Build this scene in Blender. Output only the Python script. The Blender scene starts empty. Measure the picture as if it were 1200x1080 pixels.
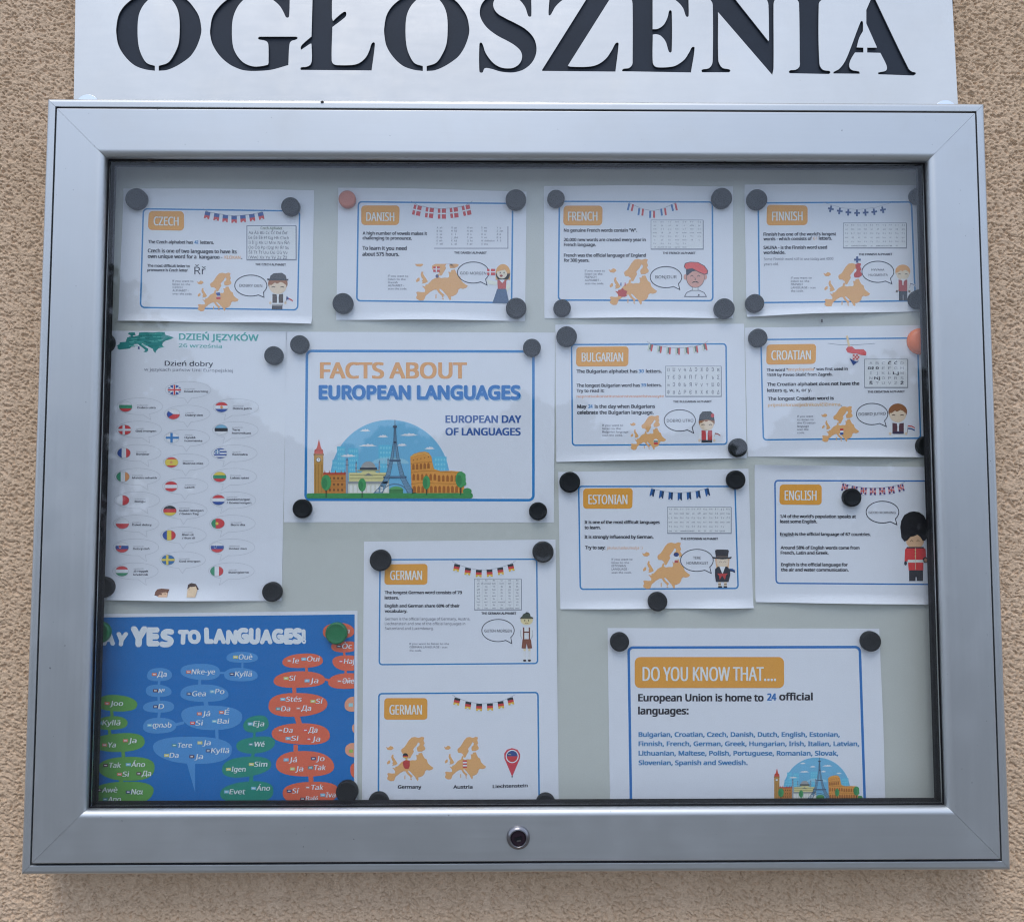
import bpy, bmesh, math, os, random
import numpy as np
from mathutils import Vector
from mathutils.geometry import delaunay_2d_cdt

random.seed(7)
rng = np.random.default_rng(7)
SC = bpy.context.scene
COL = SC.collection

# ------------------------------------------------------------------ camera
FPX = 950.0                       # focal length in pixels of the 1200 px wide photograph
CAM = np.array([-0.01612, -0.9094, -0.03373])
PITCH, YAW = 0.05797, -0.01041
cam = bpy.data.cameras.new('camera'); cam.sensor_width = 36; cam.lens = FPX / 1200 * 36
cam.clip_start = 0.02; cam.clip_end = 500
co = bpy.data.objects.new('camera', cam); COL.objects.link(co)
co.location = CAM; co.rotation_euler = (math.pi / 2 + PITCH, 0, YAW)
SC.camera = co
cam.dof.use_dof = True; cam.dof.focus_distance = 0.893; cam.dof.aperture_fstop = 7.5      # small phone lens: the mirrored trees fall out of focus

# ------------------------------------------------------------------ sky, sun, exposure
SUN_EL, SUN_AZ = math.radians(60), math.radians(194)      # high, in front of the wall, behind thin cloud
w = bpy.data.worlds.new('World'); SC.world = w; w.use_nodes = True
nt = w.node_tree; nt.nodes.clear()
def wn(t, **k):
    n = nt.nodes.new(t)
    for a, b in k.items(): setattr(n, a, b)
    return n
out = wn('ShaderNodeOutputWorld'); bg = wn('ShaderNodeBackground'); bg.inputs[1].default_value = 0.1
sky = wn('ShaderNodeTexSky', sky_type='NISHITA', sun_disc=False, sun_elevation=SUN_EL, sun_rotation=SUN_AZ)
tc = wn('ShaderNodeTexCoord'); mp = wn('ShaderNodeMapping'); mp.inputs['Scale'].default_value = (1, 1, 1.7)
nz = wn('ShaderNodeTexNoise'); nz.inputs['Scale'].default_value = 2.6; nz.inputs['Detail'].default_value = 7; nz.inputs['Roughness'].default_value = 0.55
cr = wn('ShaderNodeValToRGB'); cr.color_ramp.elements[0].position = 0.36; cr.color_ramp.elements[1].position = 0.62
cr.color_ramp.elements[0].color = (0.45, 0.45, 0.45, 1)
nz2 = wn('ShaderNodeTexNoise'); nz2.inputs['Scale'].default_value = 4.0; nz2.inputs['Detail'].default_value = 5
cc = wn('ShaderNodeMix', data_type='RGBA'); cc.inputs[6].default_value = (6.1, 7.5, 10.3, 1); cc.inputs[7].default_value = (7.7, 9.0, 11.5, 1)
mx = wn('ShaderNodeMix', data_type='RGBA')
L = nt.links.new
L(tc.outputs['Generated'], mp.inputs[0]); L(mp.outputs[0], nz.inputs['Vector']); L(mp.outputs[0], nz2.inputs['Vector'])
L(nz.outputs[0], cr.inputs[0]); L(cr.outputs[0], mx.inputs[0]); L(nz2.outputs[0], cc.inputs[0])
L(sky.outputs[0], mx.inputs[6]); L(cc.outputs[2], mx.inputs[7]); L(mx.outputs[2], bg.inputs[0]); L(bg.outputs[0], out.inputs[0])
sun = bpy.data.lights.new('sun', 'SUN'); sun.energy = 0.8; sun.angle = math.radians(30); sun.color = (1, 0.97, 0.94)
so = bpy.data.objects.new('sun', sun); COL.objects.link(so)
# sky rotation is measured from +Y clockwise; the lamp shines along its own -Z
sd = Vector((math.sin(SUN_AZ) * math.cos(SUN_EL), math.cos(SUN_AZ) * math.cos(SUN_EL), math.sin(SUN_EL)))
so.rotation_euler = sd.to_track_quat('Z', 'Y').to_euler(); so.location = sd * 20
SC.view_settings.view_transform = 'Standard'; SC.view_settings.look = 'None'
SC.view_settings.exposure = 0.50; SC.view_settings.gamma = 1
SC.cycles.denoising_prefilter = 'FAST'; SC.cycles.filter_width = 1.15; SC.cycles.max_bounces = 8; SC.cycles.transparent_max_bounces = 12

# ------------------------------------------------------------------ survey: photo pixel -> point on a plane y = Y
_cb, _sb, _ca, _sa = math.cos(YAW), math.sin(YAW), math.cos(PITCH), math.sin(PITCH)
_f = np.array([-_sb * _ca, _cb * _ca, _sa]); _r = np.array([_cb, _sb, 0.0]); _u = np.cross(_r, _f)
def on_plane(px, py, Y):
    d = _f[None, :] + ((np.atleast_1d(px) - 600) / FPX)[:, None] * _r - ((np.atleast_1d(py) - 540) / FPX)[:, None] * _u
    t = (Y - CAM[1]) / d[:, 1]
    return CAM[None, :] + d * t[:, None]

# ------------------------------------------------------------------ materials
def lin(c):
    return tuple(((v / 255) / 12.92 if v / 255 <= 0.04045 else ((v / 255 + 0.055) / 1.055) ** 2.4) for v in c)
def mat(name):
    m = bpy.data.materials.new(name); m.use_nodes = True
    return m, m.node_tree, m.node_tree.nodes['Principled BSDF']
def nd(t, typ, **k):
    n = t.nodes.new(typ)
    for a, b in k.items(): setattr(n, a, b)
    return n
def noise(t, scale, detail=4, rough=0.5, vec=None, coord='Object'):
    tcn = nd(t, 'ShaderNodeTexCoord'); n = nd(t, 'ShaderNodeTexNoise')
    n.inputs['Scale'].default_value = scale; n.inputs['Detail'].default_value = detail; n.inputs['Roughness'].default_value = rough
    if vec:
        mpn = nd(t, 'ShaderNodeMapping'); mpn.inputs['Scale'].default_value = vec
        t.links.new(tcn.outputs[coord], mpn.inputs[0]); t.links.new(mpn.outputs[0], n.inputs['Vector'])
    else: t.links.new(tcn.outputs[coord], n.inputs['Vector'])
    return n
def ramp(t, src, stops):
    r = nd(t, 'ShaderNodeValToRGB'); t.links.new(src, r.inputs[0])
    e = r.color_ramp.elements
    while len(e) < len(stops): e.new(0.5)
    for el, (p, c) in zip(e, stops): el.position = p; el.color = (c[0], c[1], c[2], 1) if isinstance(c, (tuple, list)) else (c, c, c, 1)
    return r
def bump(t, b, src, dist, strength=1.0):
    n = nd(t, 'ShaderNodeBump'); n.inputs['Strength'].default_value = strength; n.inputs['Distance'].default_value = dist
    t.links.new(src, n.inputs['Height']); t.links.new(n.outputs[0], b.inputs['Normal']); return n

PAPERDISP = np.array(lin((206, 212, 231)))
_inks = {}
def ink(c):
    """printing ink seen in the photo as sRGB c on a paper seen as PAPERDISP"""
    c = tuple(c)
    if c not in _inks:
        m, t, b = mat('ink_%02x%02x%02x' % c)
        a = np.clip(np.array(lin(c)) / PAPERDISP * 0.8, 0.008, 0.85)
        n = noise(t, 900, 2)
        r = ramp(t, n.outputs[0], [(0.3, tuple(a * 0.93)), (0.7, tuple(np.minimum(a * 1.05, .85)))])
        t.links.new(r.outputs[0], b.inputs['Base Color'])
        b.inputs['Roughness'].default_value = 0.55; b.inputs['Specular IOR Level'].default_value = 0.3
        _inks[c] = m
    return _inks[c]

M = {}
def mk_paper():
    m, t, b = mat('paper_white')
    n = noise(t, 7, 3)
    r = ramp(t, n.outputs[0], [(0.3, (0.77, 0.78, 0.81)), (0.7, (0.81, 0.815, 0.835))])
    t.links.new(r.outputs[0], b.inputs['Base Color']); b.inputs['Roughness'].default_value = 0.6
    n2 = noise(t, 9, 2, 0.4, (1, 1, 0.6)); bump(t, b, n2.outputs[0], 0.006, 0.5)
    return m
M['paper'] = mk_paper()
def mk_alu(name, base, rough, brush, vec, var):
    m, t, b = mat(name)
    b.inputs['Metallic'].default_value = 1
    n = noise(t, 6, 4, 0.6); n2 = noise(t, 60, 5, 0.7, vec)
    r = ramp(t, n.outputs[0], [(0.3, tuple(x * (1 - var) for x in base)), (0.7, base)])
    mxn = nd(t, 'ShaderNodeMix', data_type='RGBA', blend_type='MULTIPLY'); mxn.inputs[0].default_value = 1
    r2 = ramp(t, n2.outputs[0], [(0.3, 0.965), (0.7, 1.0)])
    t.links.new(r.outputs[0], mxn.inputs[6]); t.links.new(r2.outputs[0], mxn.inputs[7]); t.links.new(mxn.outputs[2], b.inputs['Base Color'])
    rr = ramp(t, n2.outputs[0], [(0.2, rough - 0.03), (0.8, rough + 0.04)])
    n3 = noise(t, 14, 6, 0.7); sm = ramp(t, n3.outputs[0], [(0.5, 0.0), (0.75, 0.09)]); ad = nd(t, 'ShaderNodeMath', operation='ADD')
    t.links.new(rr.outputs[0], ad.inputs[0]); t.links.new(sm.outputs[0], ad.inputs[1]); t.links.new(ad.outputs[0], b.inputs['Roughness'])
    n4 = noise(t, 260, 2, 0.5); sp = ramp(t, n4.outputs[0], [(0.205, 0.55), (0.235, 1.0)]); m3 = nd(t, 'ShaderNodeMix', data_type='RGBA', blend_type='MULTIPLY'); m3.inputs[0].default_value = 1
    t.links.new(mxn.outputs[2], m3.inputs[6]); t.links.new(sp.outputs[0], m3.inputs[7]); t.links.new(m3.outputs[2], b.inputs['Base Color'])
    bump(t, b, n2.outputs[0], brush, 0.5)
    return m
M['alu_h'] = mk_alu('anodised_aluminium_across', (0.595, 0.605, 0.60), 0.46, 0.00006, (0.15, 6, 6), 0.05)
M['alu_v'] = mk_alu('anodised_aluminium_upright', (0.595, 0.605, 0.60), 0.46, 0.00006, (6, 6, 0.15), 0.05)
M['steel'] = mk_alu('stainless_sheet', (0.70, 0.665, 0.605), 0.30, 0.00008, (0.4, 4, 2), 0.10)
M['zinc'] = mk_alu('zinc_plated_steel', (0.80, 0.83, 0.86), 0.30, 0.00005, (1, 1, 1), 0.05)
def plain(name, c, rough, metal=0.0, spec=0.5, var=0.1, sc=40):
    m, t, b = mat(name); n = noise(t, sc, 4)
    r = ramp(t, n.outputs[0], [(0.3, tuple(x * (1 - var) for x in c)), (0.7, tuple(x * (1 + var) for x in c))])
    t.links.new(r.outputs[0], b.inputs['Base Color']); b.inputs['Roughness'].default_value = rough
    b.inputs['Metallic'].default_value = metal; b.inputs['Specular IOR Level'].default_value = spec
    return m
M['rubber'] = plain('black_rubber', (0.010, 0.010, 0.012), 0.6, spec=0.12)
M['groove'] = plain('dark_seal', (0.012, 0.015, 0.025), 0.5, spec=0.3)
M['backing'] = plain('dark_blue_grey_backing', (0.017, 0.024, 0.037), 0.5, spec=0.3, var=0.12, sc=25)
M['board'] = plain('magnetic_board_enamel', (0.575, 0.585, 0.525), 0.35, spec=0.4, var=0.03, sc=5)
M['magnet'] = plain('dark_magnet_plastic', (0.010, 0.011, 0.013), 0.5, spec=0.22, var=0.06)
M['magnet_gloss'] = plain('glossy_black_magnet', (0.008, 0.008, 0.009), 0.16, spec=0.55)
M['orange'] = plain('orange_magnet_plastic', (0.88, 0.19, 0.045), 0.4, var=0.05)
M['salmon'] = plain('faded_red_magnet_plastic', (0.55, 0.16, 0.09), 0.45, var=0.05)
M['green'] = plain('green_magnet_plastic', (0.01, 0.17, 0.055), 0.4, var=0.05)
M['lockface'] = plain('dark_lock_face', (0.035, 0.02, 0.03), 0.25, 0.5)
M['lockring'] = plain('nickel_lock_ring', (0.27, 0.26, 0.27), 0.28, 1.0, var=0.03)
M['bug'] = plain('dead_insect', (0.06, 0.04, 0.03), 0.7)
M['ground'] = plain('grey_paving', (0.17, 0.17, 0.16), 0.8, var=0.2, sc=3)
M['leaf'] = plain('foliage', (0.035, 0.05, 0.022), 0.7, var=0.4, sc=2)

def mk_wall():
    m, t, b = mat('tan_stucco')
    n = noise(t, 3, 5, 0.6); n2 = noise(t, 520, 3, 0.7, (0.75, 1, 1.3)); n3 = noise(t, 9, 5, 0.65, (2.2, 1, 0.5))
    r = ramp(t, n.outputs[0], [(0.3, (0.74, 0.53, 0.35)), (0.7, (0.79, 0.575, 0.395))])
    r2 = ramp(t, n2.outputs[0], [(0.3, (0.77, 0.74, 0.70)), (0.55, (1.0, 1.0, 1.0))])
    r3 = ramp(t, n3.outputs[0], [(0.3, (0.90, 0.885, 0.86)), (0.62, (1.0, 1.0, 1.0))])
    a = nd(t, 'ShaderNodeMix', data_type='RGBA', blend_type='MULTIPLY'); a.inputs[0].default_value = 1
    c = nd(t, 'ShaderNodeMix', data_type='RGBA', blend_type='MULTIPLY'); c.inputs[0].default_value = 1
    t.links.new(r.outputs[0], a.inputs[6]); t.links.new(r2.outputs[0], a.inputs[7])
    t.links.new(a.outputs[2], c.inputs[6]); t.links.new(r3.outputs[0], c.inputs[7]); t.links.new(c.outputs[2], b.inputs['Base Color'])
    b.inputs['Roughness'].default_value = 0.9; b.inputs['Specular IOR Level'].default_value = 0.15
    nb = noise(t, 460, 3, 0.6, (0.75, 1, 1.3)); bump(t, b, nb.outputs[0], 0.0012, 1.0)
    return m
M['wall'] = mk_wall()
def mk_glass():
    m = bpy.data.materials.new('window_glass'); m.use_nodes = True; t = m.node_tree; t.nodes.clear()
    o = nd(t, 'ShaderNodeOutputMaterial'); tr = nd(t, 'ShaderNodeBsdfTransparent'); gl = nd(t, 'ShaderNodeBsdfGlossy')
    df = nd(t, 'ShaderNodeBsdfDiffuse'); df.inputs[0].default_value = (0.55, 0.57, 0.6, 1)
    tr.inputs[0].default_value = (0.985, 0.992, 0.99, 1); gl.inputs['Roughness'].default_value = 0.012
    g = nd(t, 'ShaderNodeNewGeometry'); dot = nd(t, 'ShaderNodeVectorMath', operation='DOT_PRODUCT')
    t.links.new(g.outputs['Incoming'], dot.inputs[0]); t.links.new(g.outputs['Normal'], dot.inputs[1])
    def mth(op, a, bv=None, **k):
        n = nd(t, 'ShaderNodeMath', operation=op)
        for i, v in enumerate((a, bv)):
            if v is None: continue
            if isinstance(v, (int, float)): n.inputs[i].default_value = v
            else: t.links.new(v, n.inputs[i])
        return n.outputs[0]
    ab = mth('ABSOLUTE', dot.outputs['Value']); om = mth('SUBTRACT', 1.0, ab); p5 = mth('POWER', om, 5.0)
    F = mth('ADD', mth('MULTIPLY', p5, 0.957), 0.043)
    mixs = nd(t, 'ShaderNodeMixShader'); t.links.new(F, mixs.inputs[0]); t.links.new(tr.outputs[0], mixs.inputs[1]); t.links.new(gl.outputs[0], mixs.inputs[2])
    # a thin film of dust with faint runs down the pane
    dn = noise(t, 5, 5, 0.6, (9, 1, 0.8)); dr = ramp(t, dn.outputs[0], [(0.4, 0.0), (0.8, 0.006)])
    m2 = nd(t, 'ShaderNodeMixShader'); t.links.new(dr.outputs[0], m2.inputs[0]); t.links.new(mixs.outputs[0], m2.inputs[1]); t.links.new(df.outputs[0], m2.inputs[2])
    t.links.new(m2.outputs[0], o.inputs[0])
    return m
M['glass'] = mk_glass()

# ------------------------------------------------------------------ object helpers
def link(name, me, parent=None):
    o = bpy.data.objects.new(name, me); COL.objects.link(o)
    if parent: o.parent = parent; o.location = -parent['_base'] if False else (0, 0, 0)
    return o
def tag(o, label=None, cat=None, group=None, kind=None):
    if label: o['label'] = label
    if cat: o['category'] = cat
    if group: o['group'] = group
    if kind: o['kind'] = kind
    return o
def empty(name, loc):
    o = bpy.data.objects.new(name, None); COL.objects.link(o); o.location = loc; o.empty_display_size = 0.02
    return o
def mesh(name, verts, faces, mats, parent=None, idx=None, smooth=False, base=(0, 0, 0)):
    """verts are world coordinates; the object is placed relative to its parent chain's base"""
    b = np.array(base, float); V = np.asarray(verts, float) - b
    me = bpy.data.meshes.new(name); me.from_pydata(V.tolist(), [], faces)
    for m in (mats if isinstance(mats, (list, tuple)) else [mats]): me.materials.append(m)
    if idx is not None: me.polygons.foreach_set('material_index', idx)
    if smooth: me.polygons.foreach_set('use_smooth', [True] * len(me.polygons))
    me.update()
    o = bpy.data.objects.new(name, me); COL.objects.link(o)
    if parent: o.parent = parent
    return o
def box(x0, x1, y0, y1, z0, z1):
    v = [(x, y, z) for z in (z0, z1) for y in (y0, y1) for x in (x0, x1)]
    return v, [(0, 1, 5, 4), (2, 6, 7, 3), (0, 4, 6, 2), (1, 3, 7, 5), (0, 2, 3, 1), (4, 5, 7, 6)]
def lathe(profile, n=48):
    """profile (radius, height towards -y), first/last may be r=0"""
    v, f = [], []; rings = []
    for r, h in profile:
        if r < 1e-9: rings.append([len(v)]); v.append((0, -h, 0))
        else:
            rings.append(list(range(len(v), len(v) + n)))
            v += [(r * math.cos(2 * math.pi * k / n), -h, r * math.sin(2 * math.pi * k / n)) for k in range(n)]
    for a, b in zip(rings, rings[1:]):
        for k in range(n):
            k2 = (k + 1) % n
            if len(a) == 1: f.append((a[0], b[k2], b[k]))
            elif len(b) == 1: f.append((a[k], a[k2], b[0]))
            else: f.append((a[k], a[k2], b[k2], b[k]))
    return v, f

def fill2d(V, E):
    """even-odd fill of closed outlines; V (n,2), E index pairs -> triangulated verts, faces"""
    r = delaunay_2d_cdt([Vector(p) for p in V], [tuple(e) for e in E], [], 0, 1e-6, False)
    P = np.array([v[:] for v in r[0]]); T = np.array(r[2])
    if not len(T): return P, []
    V = np.asarray(V, float); a, b = V[[e[0] for e in E]], V[[e[1] for e in E]]
    C = P[T].mean(1); inside = np.zeros(len(T), int)
    for k in range(0, len(C), 4000):
        c = C[k:k + 4000]; up = (a[None, :, 1] > c[:, None, 1]) != (b[None, :, 1] > c[:, None, 1])
        with np.errstate(divide='ignore', invalid='ignore'):
            xi = a[None, :, 0] + (c[:, None, 1] - a[None, :, 1]) / (b[None, :, 1] - a[None, :, 1]) * (b[None, :, 0] - a[None, :, 0])
        inside[k:k + 4000] = (up & (xi > c[:, None, 0])).sum(1)
    return P, [tuple(int(i) for i in t) for t, n in zip(T, inside) if n % 2]

# ================================================================== STUCCO WALL
def vnoise(X, Z, sx, sz, seed):
    r = np.random.default_rng(seed); N = 1024; lat = r.random((N, N))
    a, b = X / sx, Z / sz; i, j = np.floor(a).astype(int), np.floor(b).astype(int)
    fa, fb = a - i, b - j; fa = fa * fa * (3 - 2 * fa); fb = fb * fb * (3 - 2 * fb)
    g = lambda p, q: lat[p % N, q % N]
    return (g(i, j) * (1 - fa) + g(i + 1, j) * fa) * (1 - fb) + (g(i, j + 1) * (1 - fa) + g(i + 1, j + 1) * fa) * fb
def stucco(X, Z):
    S = Z + 0.35 * X                                   # trowel marks run slightly aslant
    wx = (vnoise(X, Z, .008, .008, 1) - .5) * .005; wz = (vnoise(X, Z, .008, .008, 2) - .5) * .0035
    A, B = (X + wx) * 1.0, S + wz
    n1 = vnoise(A, B, .0026, .0017, 3); n2 = vnoise(A, B, .0060, .0034, 4); n3 = vnoise(X, Z, .05, .05, 5); n4 = vnoise(X, Z, .0015, .0013, 6)
    rid = 1 - np.abs(2 * n1 - 1) ; h = .55 * (1 - rid ** 2 * .9) + .28 * n2 + .12 * n4
    pit = np.clip((.40 - vnoise(A, B, .0023, .0016, 9)) / .20, 0, 1)
    return (h - .5) * .0022 + (n3 - .5) * .0008 - pit * .0021
XA, XB, ZA, ZB = -.65, .635, -.55, .585; HX, HZ = .495, .392
wall_v, wall_f = [], []
def patch(x0, x1, z0, z1, step, disp=True):
    nx, nz = max(1, round((x1 - x0) / step)), max(1, round((z1 - z0) / step))
    X, Z = np.meshgrid(np.linspace(x0, x1, nx + 1), np.linspace(z0, z1, nz + 1))
    Y = -stucco(X, Z) if disp else np.zeros_like(X)
    base = sum(len(a) for a in wall_v)
    wall_v.append(np.stack([X.ravel(), Y.ravel(), Z.ravel()], 1))
    k = (np.arange(nz)[:, None] * (nx + 1) + np.arange(nx)[None, :]).ravel() + base
    wall_f.append(np.stack([k, k + 1, k + nx + 2, k + nx + 1], 1))
ST = .00098
patch(XA, -HX, ZA, ZB, ST); patch(HX, XB, ZA, ZB, ST); patch(-HX, HX, ZA, -HZ, ST); patch(-HX, HX, HZ, ZB, ST * 1.6)
patch(-HX, HX, -HZ, HZ, .5, False)
patch(-6, XA, -1.45, 3, 9, False); patch(XB, 6, -1.45, 3, 9, False); patch(XA, XB, -1.45, ZA, 9, False); patch(XA, XB, ZB, 3, 9, False)
WV, WF = np.concatenate(wall_v), np.concatenate(wall_f)
me = bpy.data.meshes.new('stucco_wall'); me.vertices.add(len(WV)); me.vertices.foreach_set('co', WV.ravel())
me.loops.add(WF.size); me.polygons.add(len(WF)); me.polygons.foreach_set('loop_start', np.arange(0, WF.size, 4)); me.loops.foreach_set('vertex_index', WF.ravel())
me.update(calc_edges=True); me.materials.append(M['wall']); me.polygons.foreach_set('use_smooth', np.ones(len(WF), bool)); me.validate()
wall = bpy.data.objects.new('stucco_wall', me); COL.objects.link(wall)
tag(wall, 'rough tan stucco house wall behind the display case', 'wall')

# ground in front of the wall and the far line of trees that the pane mirrors
v, f = box(-90, 90, -160, 0.5, -1.55, -1.45)
tag(mesh('ground', v, f, M['ground']), kind='structure')
def treeline():
    V, F = [], []
    N = 26000; xs = rng.uniform(-45, 45, N); D = 34 + rng.uniform(0, 7, N)
    def top(x):
        t = 3.4 + 0.9 * math.sin(x * .33 + 1) + .5 * math.sin(x * .9) + .3 * math.sin(x * 2.3)
        t += 7.0 * math.exp(-((x + 20.0) / 5.0) ** 2) + 3.0 * math.exp(-((x - 17) / 3.0) ** 2)
        return t
    for x, d in zip(xs, D):
        h = top(x); z = -1.45 + (h + 1.45) * (random.random() ** .7); s = random.uniform(.12, .34)
        a, b = random.uniform(0, 6.28), random.uniform(-.8, .8)
        ux, uz, uy = math.cos(a) * s, math.sin(a) * s, b * s; n = len(V); y = -d
        V += [(x - ux, y - uy, z - uz), (x + uz, y, z - ux), (x + ux, y + uy, z + uz), (x - uz, y, z + ux)]
        F.append((n, n + 1, n + 2, n + 3))
    tag(mesh('treeline', V, F, M['leaf']), kind='stuff', label='far dark treeline mirrored faintly in the pane', cat='trees')
treeline()

# ================================================================== DISPLAY CASE
CW, CH = 1.02, 0.81651
case = empty('display_case', (0, 0, -CH / 2))
tag(case, 'wall-mounted silver aluminium display case with one glazed locked door', 'display case')
case_base = (0, 0, -CH / 2)
def rails(name, prof, mh, mv, parent, gap=0.00015, base=case_base, smooth=True):
    """four mitred rails; prof = (inset, y) closed loop"""
    pp = []
    for i, a in enumerate(prof):                     # hold the flat faces flat between their rounded edges
        b = prof[(i + 1) % len(prof)]; pp.append(a); d = math.hypot(b[0] - a[0], b[1] - a[1])
        if d > .004:
            for t in (.0005 / d, 1 - .0005 / d): pp.append((a[0] + (b[0] - a[0]) * t, a[1] + (b[1] - a[1]) * t))
    prof = pp
    res = []
    for side in range(4):
        V = []
        for e in (0, 1):
            for ins, y in prof:
                X, Z = CW / 2 - ins, CH / 2 - ins
                g = gap
                if side == 0: p = ((-X + g) if e == 0 else (X - g), y, Z)
                elif side == 1: p = (X, y, (Z - g) if e == 0 else (-Z + g))
                elif side == 2: p = ((X - g) if e == 0 else (-X + g), y, -Z)
                else: p = (-X, y, (-Z + g) if e == 0 else (Z - g))
                V.append(p)
        n = len(prof); F = [(k, (k + 1) % n, n + (k + 1) % n, n + k) for k in range(n)] + [tuple(range(n - 1, -1, -1)), tuple(range(n, 2 * n))]
        o = mesh(name, V, F, mh if side in (0, 2) else mv, parent, base=base)
        bm = bmesh.new(); bm.from_mesh(o.data); bmesh.ops.recalc_face_normals(bm, faces=bm.faces); bm.to_mesh(o.data); bm.free()
        if smooth:
            o.data.polygons.foreach_set('use_smooth', [True] * len(o.data.polygons))
            o.data.set_sharp_from_angle(angle=math.radians(32))
        res.append(o)
    return res
def arc(cx, cy, r, a0, a1, n):
    return [(cx + r * math.cos(math.radians(a0 + (a1 - a0) * k / n)), cy + r * math.sin(math.radians(a0 + (a1 - a0) * k / n))) for k in range(n + 1)]
# outer frame: wall side, rounded outer nose, flat, small inner edge
prof = [(0.0, -.003)] + arc(.0045, -.0485, .0045, 180, 270, 7) + arc(.0093, -.0525, .0005, 270, 360, 3) + [(.0098, -.003)]
rails('frame_rail', prof, M['alu_h'], M['alu_v'], case)
# seal in the groove between frame and door
rails('door_seal', [(.0100, -.010), (.0100, -.0500), (.0133, -.0500), (.0133, -.010)], M['groove'], M['groove'], case, smooth=False)
# back panel with the painted magnetic face
v, f = box(-CW / 2 + .011, CW / 2 - .011, -.0135, -.004, -CH / 2 + .011, CH / 2 - .011)
mesh('back_panel', v, f, M['board'], case, base=case_base)
door = bpy.data.objects.new('door', None); COL.objects.link(door); door.parent = case; door.empty_display_size = .02
OP = 0.0652
prof = [(.0134, -.030)] + arc(.0141, -.0558, .0007, 180, 270, 3) + arc(OP - .0072, -.0493, .0072, 270, 360, 10) + [(OP, -.0475), (OP, -.030)]
rails('door_rail', prof, M['alu_h'], M['alu_v'], door)
rails('pane_gasket', [(OP - .0004, -.0472), (OP + .0016, -.0472), (OP + .0016, -.0462), (OP + .0004, -.0455), (OP - .0004, -.0455)], M['rubber'], M['rubber'], door, smooth=False)
rails('inner_lining', [(OP - .0003, -.0408), (OP - .0003, -.0298), (OP + .0004, -.0298), (OP + .0004, -.0408)], M['rubber'], M['rubber'], door, smooth=False)
rails('inner_seal', [(OP - .004, -.0297), (OP + .0006, -.0297), (OP + .0006, -.0285), (OP - .004, -.0285)], M['rubber'], M['rubber'], door, smooth=False)
v, f = box(-CW / 2 + OP - .0002, CW / 2 - OP + .0002, -.0453, -.0413, -CH / 2 + OP - .0002, CH / 2 - OP + .0002)
mesh('glass_pane', v, f, M['glass'], door, base=case_base)
# cylinder lock in the lower door rail
lc = on_plane(607.3, 980.5, -.0565)[0]
lock = bpy.data.objects.new('lock', None); COL.objects.link(lock); lock.parent = case; lock.location = lc - np.array(case_base)
def lathe_obj(name, prof, m, parent, n=48):
    v, f = lathe(prof, n); o = mesh(name, v, f, m, parent); o.data.polygons.foreach_set('use_smooth', [True] * len(o.data.polygons)); o.data.set_sharp_from_angle(angle=math.radians(35)); return o
S_ = .000905
lathe_obj('lock_collar', [(13.2 * S_, -.001), (13.2 * S_, .0012), (12.6 * S_, .0024), (11.2 * S_, .0030), (10.2 * S_, .0042), (9.2 * S_, .0044), (8.8 * S_, .0040), (8.6 * S_, .0012), (8.6 * S_, -.001)], M['lockring'], lock)
lathe_obj('lock_face', [(8.5 * S_, -.001), (8.5 * S_, .0026), (8.1 * S_, .0031), (7.5 * S_, .0031), (7.2 * S_, .0026), (0, .0026)], M['lockface'], lock)
v, f = box(-.0040, .0040, -.0036, -.0029, -.0013, .0013)
kw = mesh('keyway', v, f, M['rubber'], lock); kw.rotation_euler = (0, math.radians(-12), 0)
v, f = box(-.0021, .0020, -.00392, -.00363, -.0021, -.0003)
mesh('keyway_shutter', v, f, M['lockring'], lock).rotation_euler = (math.radians(20), math.radians(-12), 0)
# zinc mounting lugs with screws, half hidden behind the top edge
for px, py in ((103, 125), (1108, 131.5)):
    c = on_plane(px, py, -.018)[0]
    lug = bpy.data.objects.new('mounting_lug', None); COL.objects.link(lug); lug.parent = case; lug.location = c - np.array(case_base)
    lathe_obj('washer', [(.0135, 0), (.0135, .0008), (.0131, .0012), (.0052, .0012), (.0050, 0)], M['zinc'], lug)
    lathe_obj('screw', [(.0070, .0012), (.0070, .0020), (.0062, .0028), (.0030, .0034), (.0026, .0022), (0, .0022)], M['zinc'], lug)

# ================================================================== SIGN PLATE WITH CUT-OUT LETTERS
def catmull(pts):
    """pts: (x, y) smooth or (x, y, 1) corner; returns a dense closed outline"""
    n = len(pts); out_ = []
    for i in range(n):
        p0, p1, p2, p3 = pts[i - 1], pts[i], pts[(i + 1) % n], pts[(i + 2) % n]
        c1, c2 = len(p1) > 2, len(p2) > 2
        P0, P1, P2, P3 = (np.array(q[:2], float) for q in (p0, p1, p2, p3))
        d = np.linalg.norm(P2 - P1)
        out_.append(tuple(P1))
        if c1 and c2: continue
        # centripetal-like tangents limited by the span
        def tan(a, b, c):
            t = c - a; l = np.linalg.norm(t) + 1e-9; return t / l * d
        T1 = (P2 - P1) if c1 else tan(P0, P1, P2); T2 = (P2 - P1) if c2 else tan(P1, P2, P3)
        m = max(2, min(8, int(d / 18)))
        for k in range(1, m):
            t = k / m; h00 = 2 * t ** 3 - 3 * t ** 2 + 1; h10 = t ** 3 - 2 * t ** 2 + t; h01 = -2 * t ** 3 + 3 * t ** 2; h11 = t ** 3 - t ** 2
            out_.append(tuple(h00 * P1 + h10 * T1 + h01 * P2 + h11 * T2))
    return out_
O_L = [(615,832,1),(500,815),(380,770),(270,670),(190,540),(163,400),(163,320),(190,180),(250,80),(340,0),(480,-80),(615,-110,1),(615,-52,1),(540,0),(470,80),(425,190),(412,370),(425,540),(460,650),(520,740),(615,774,1)]
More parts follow.
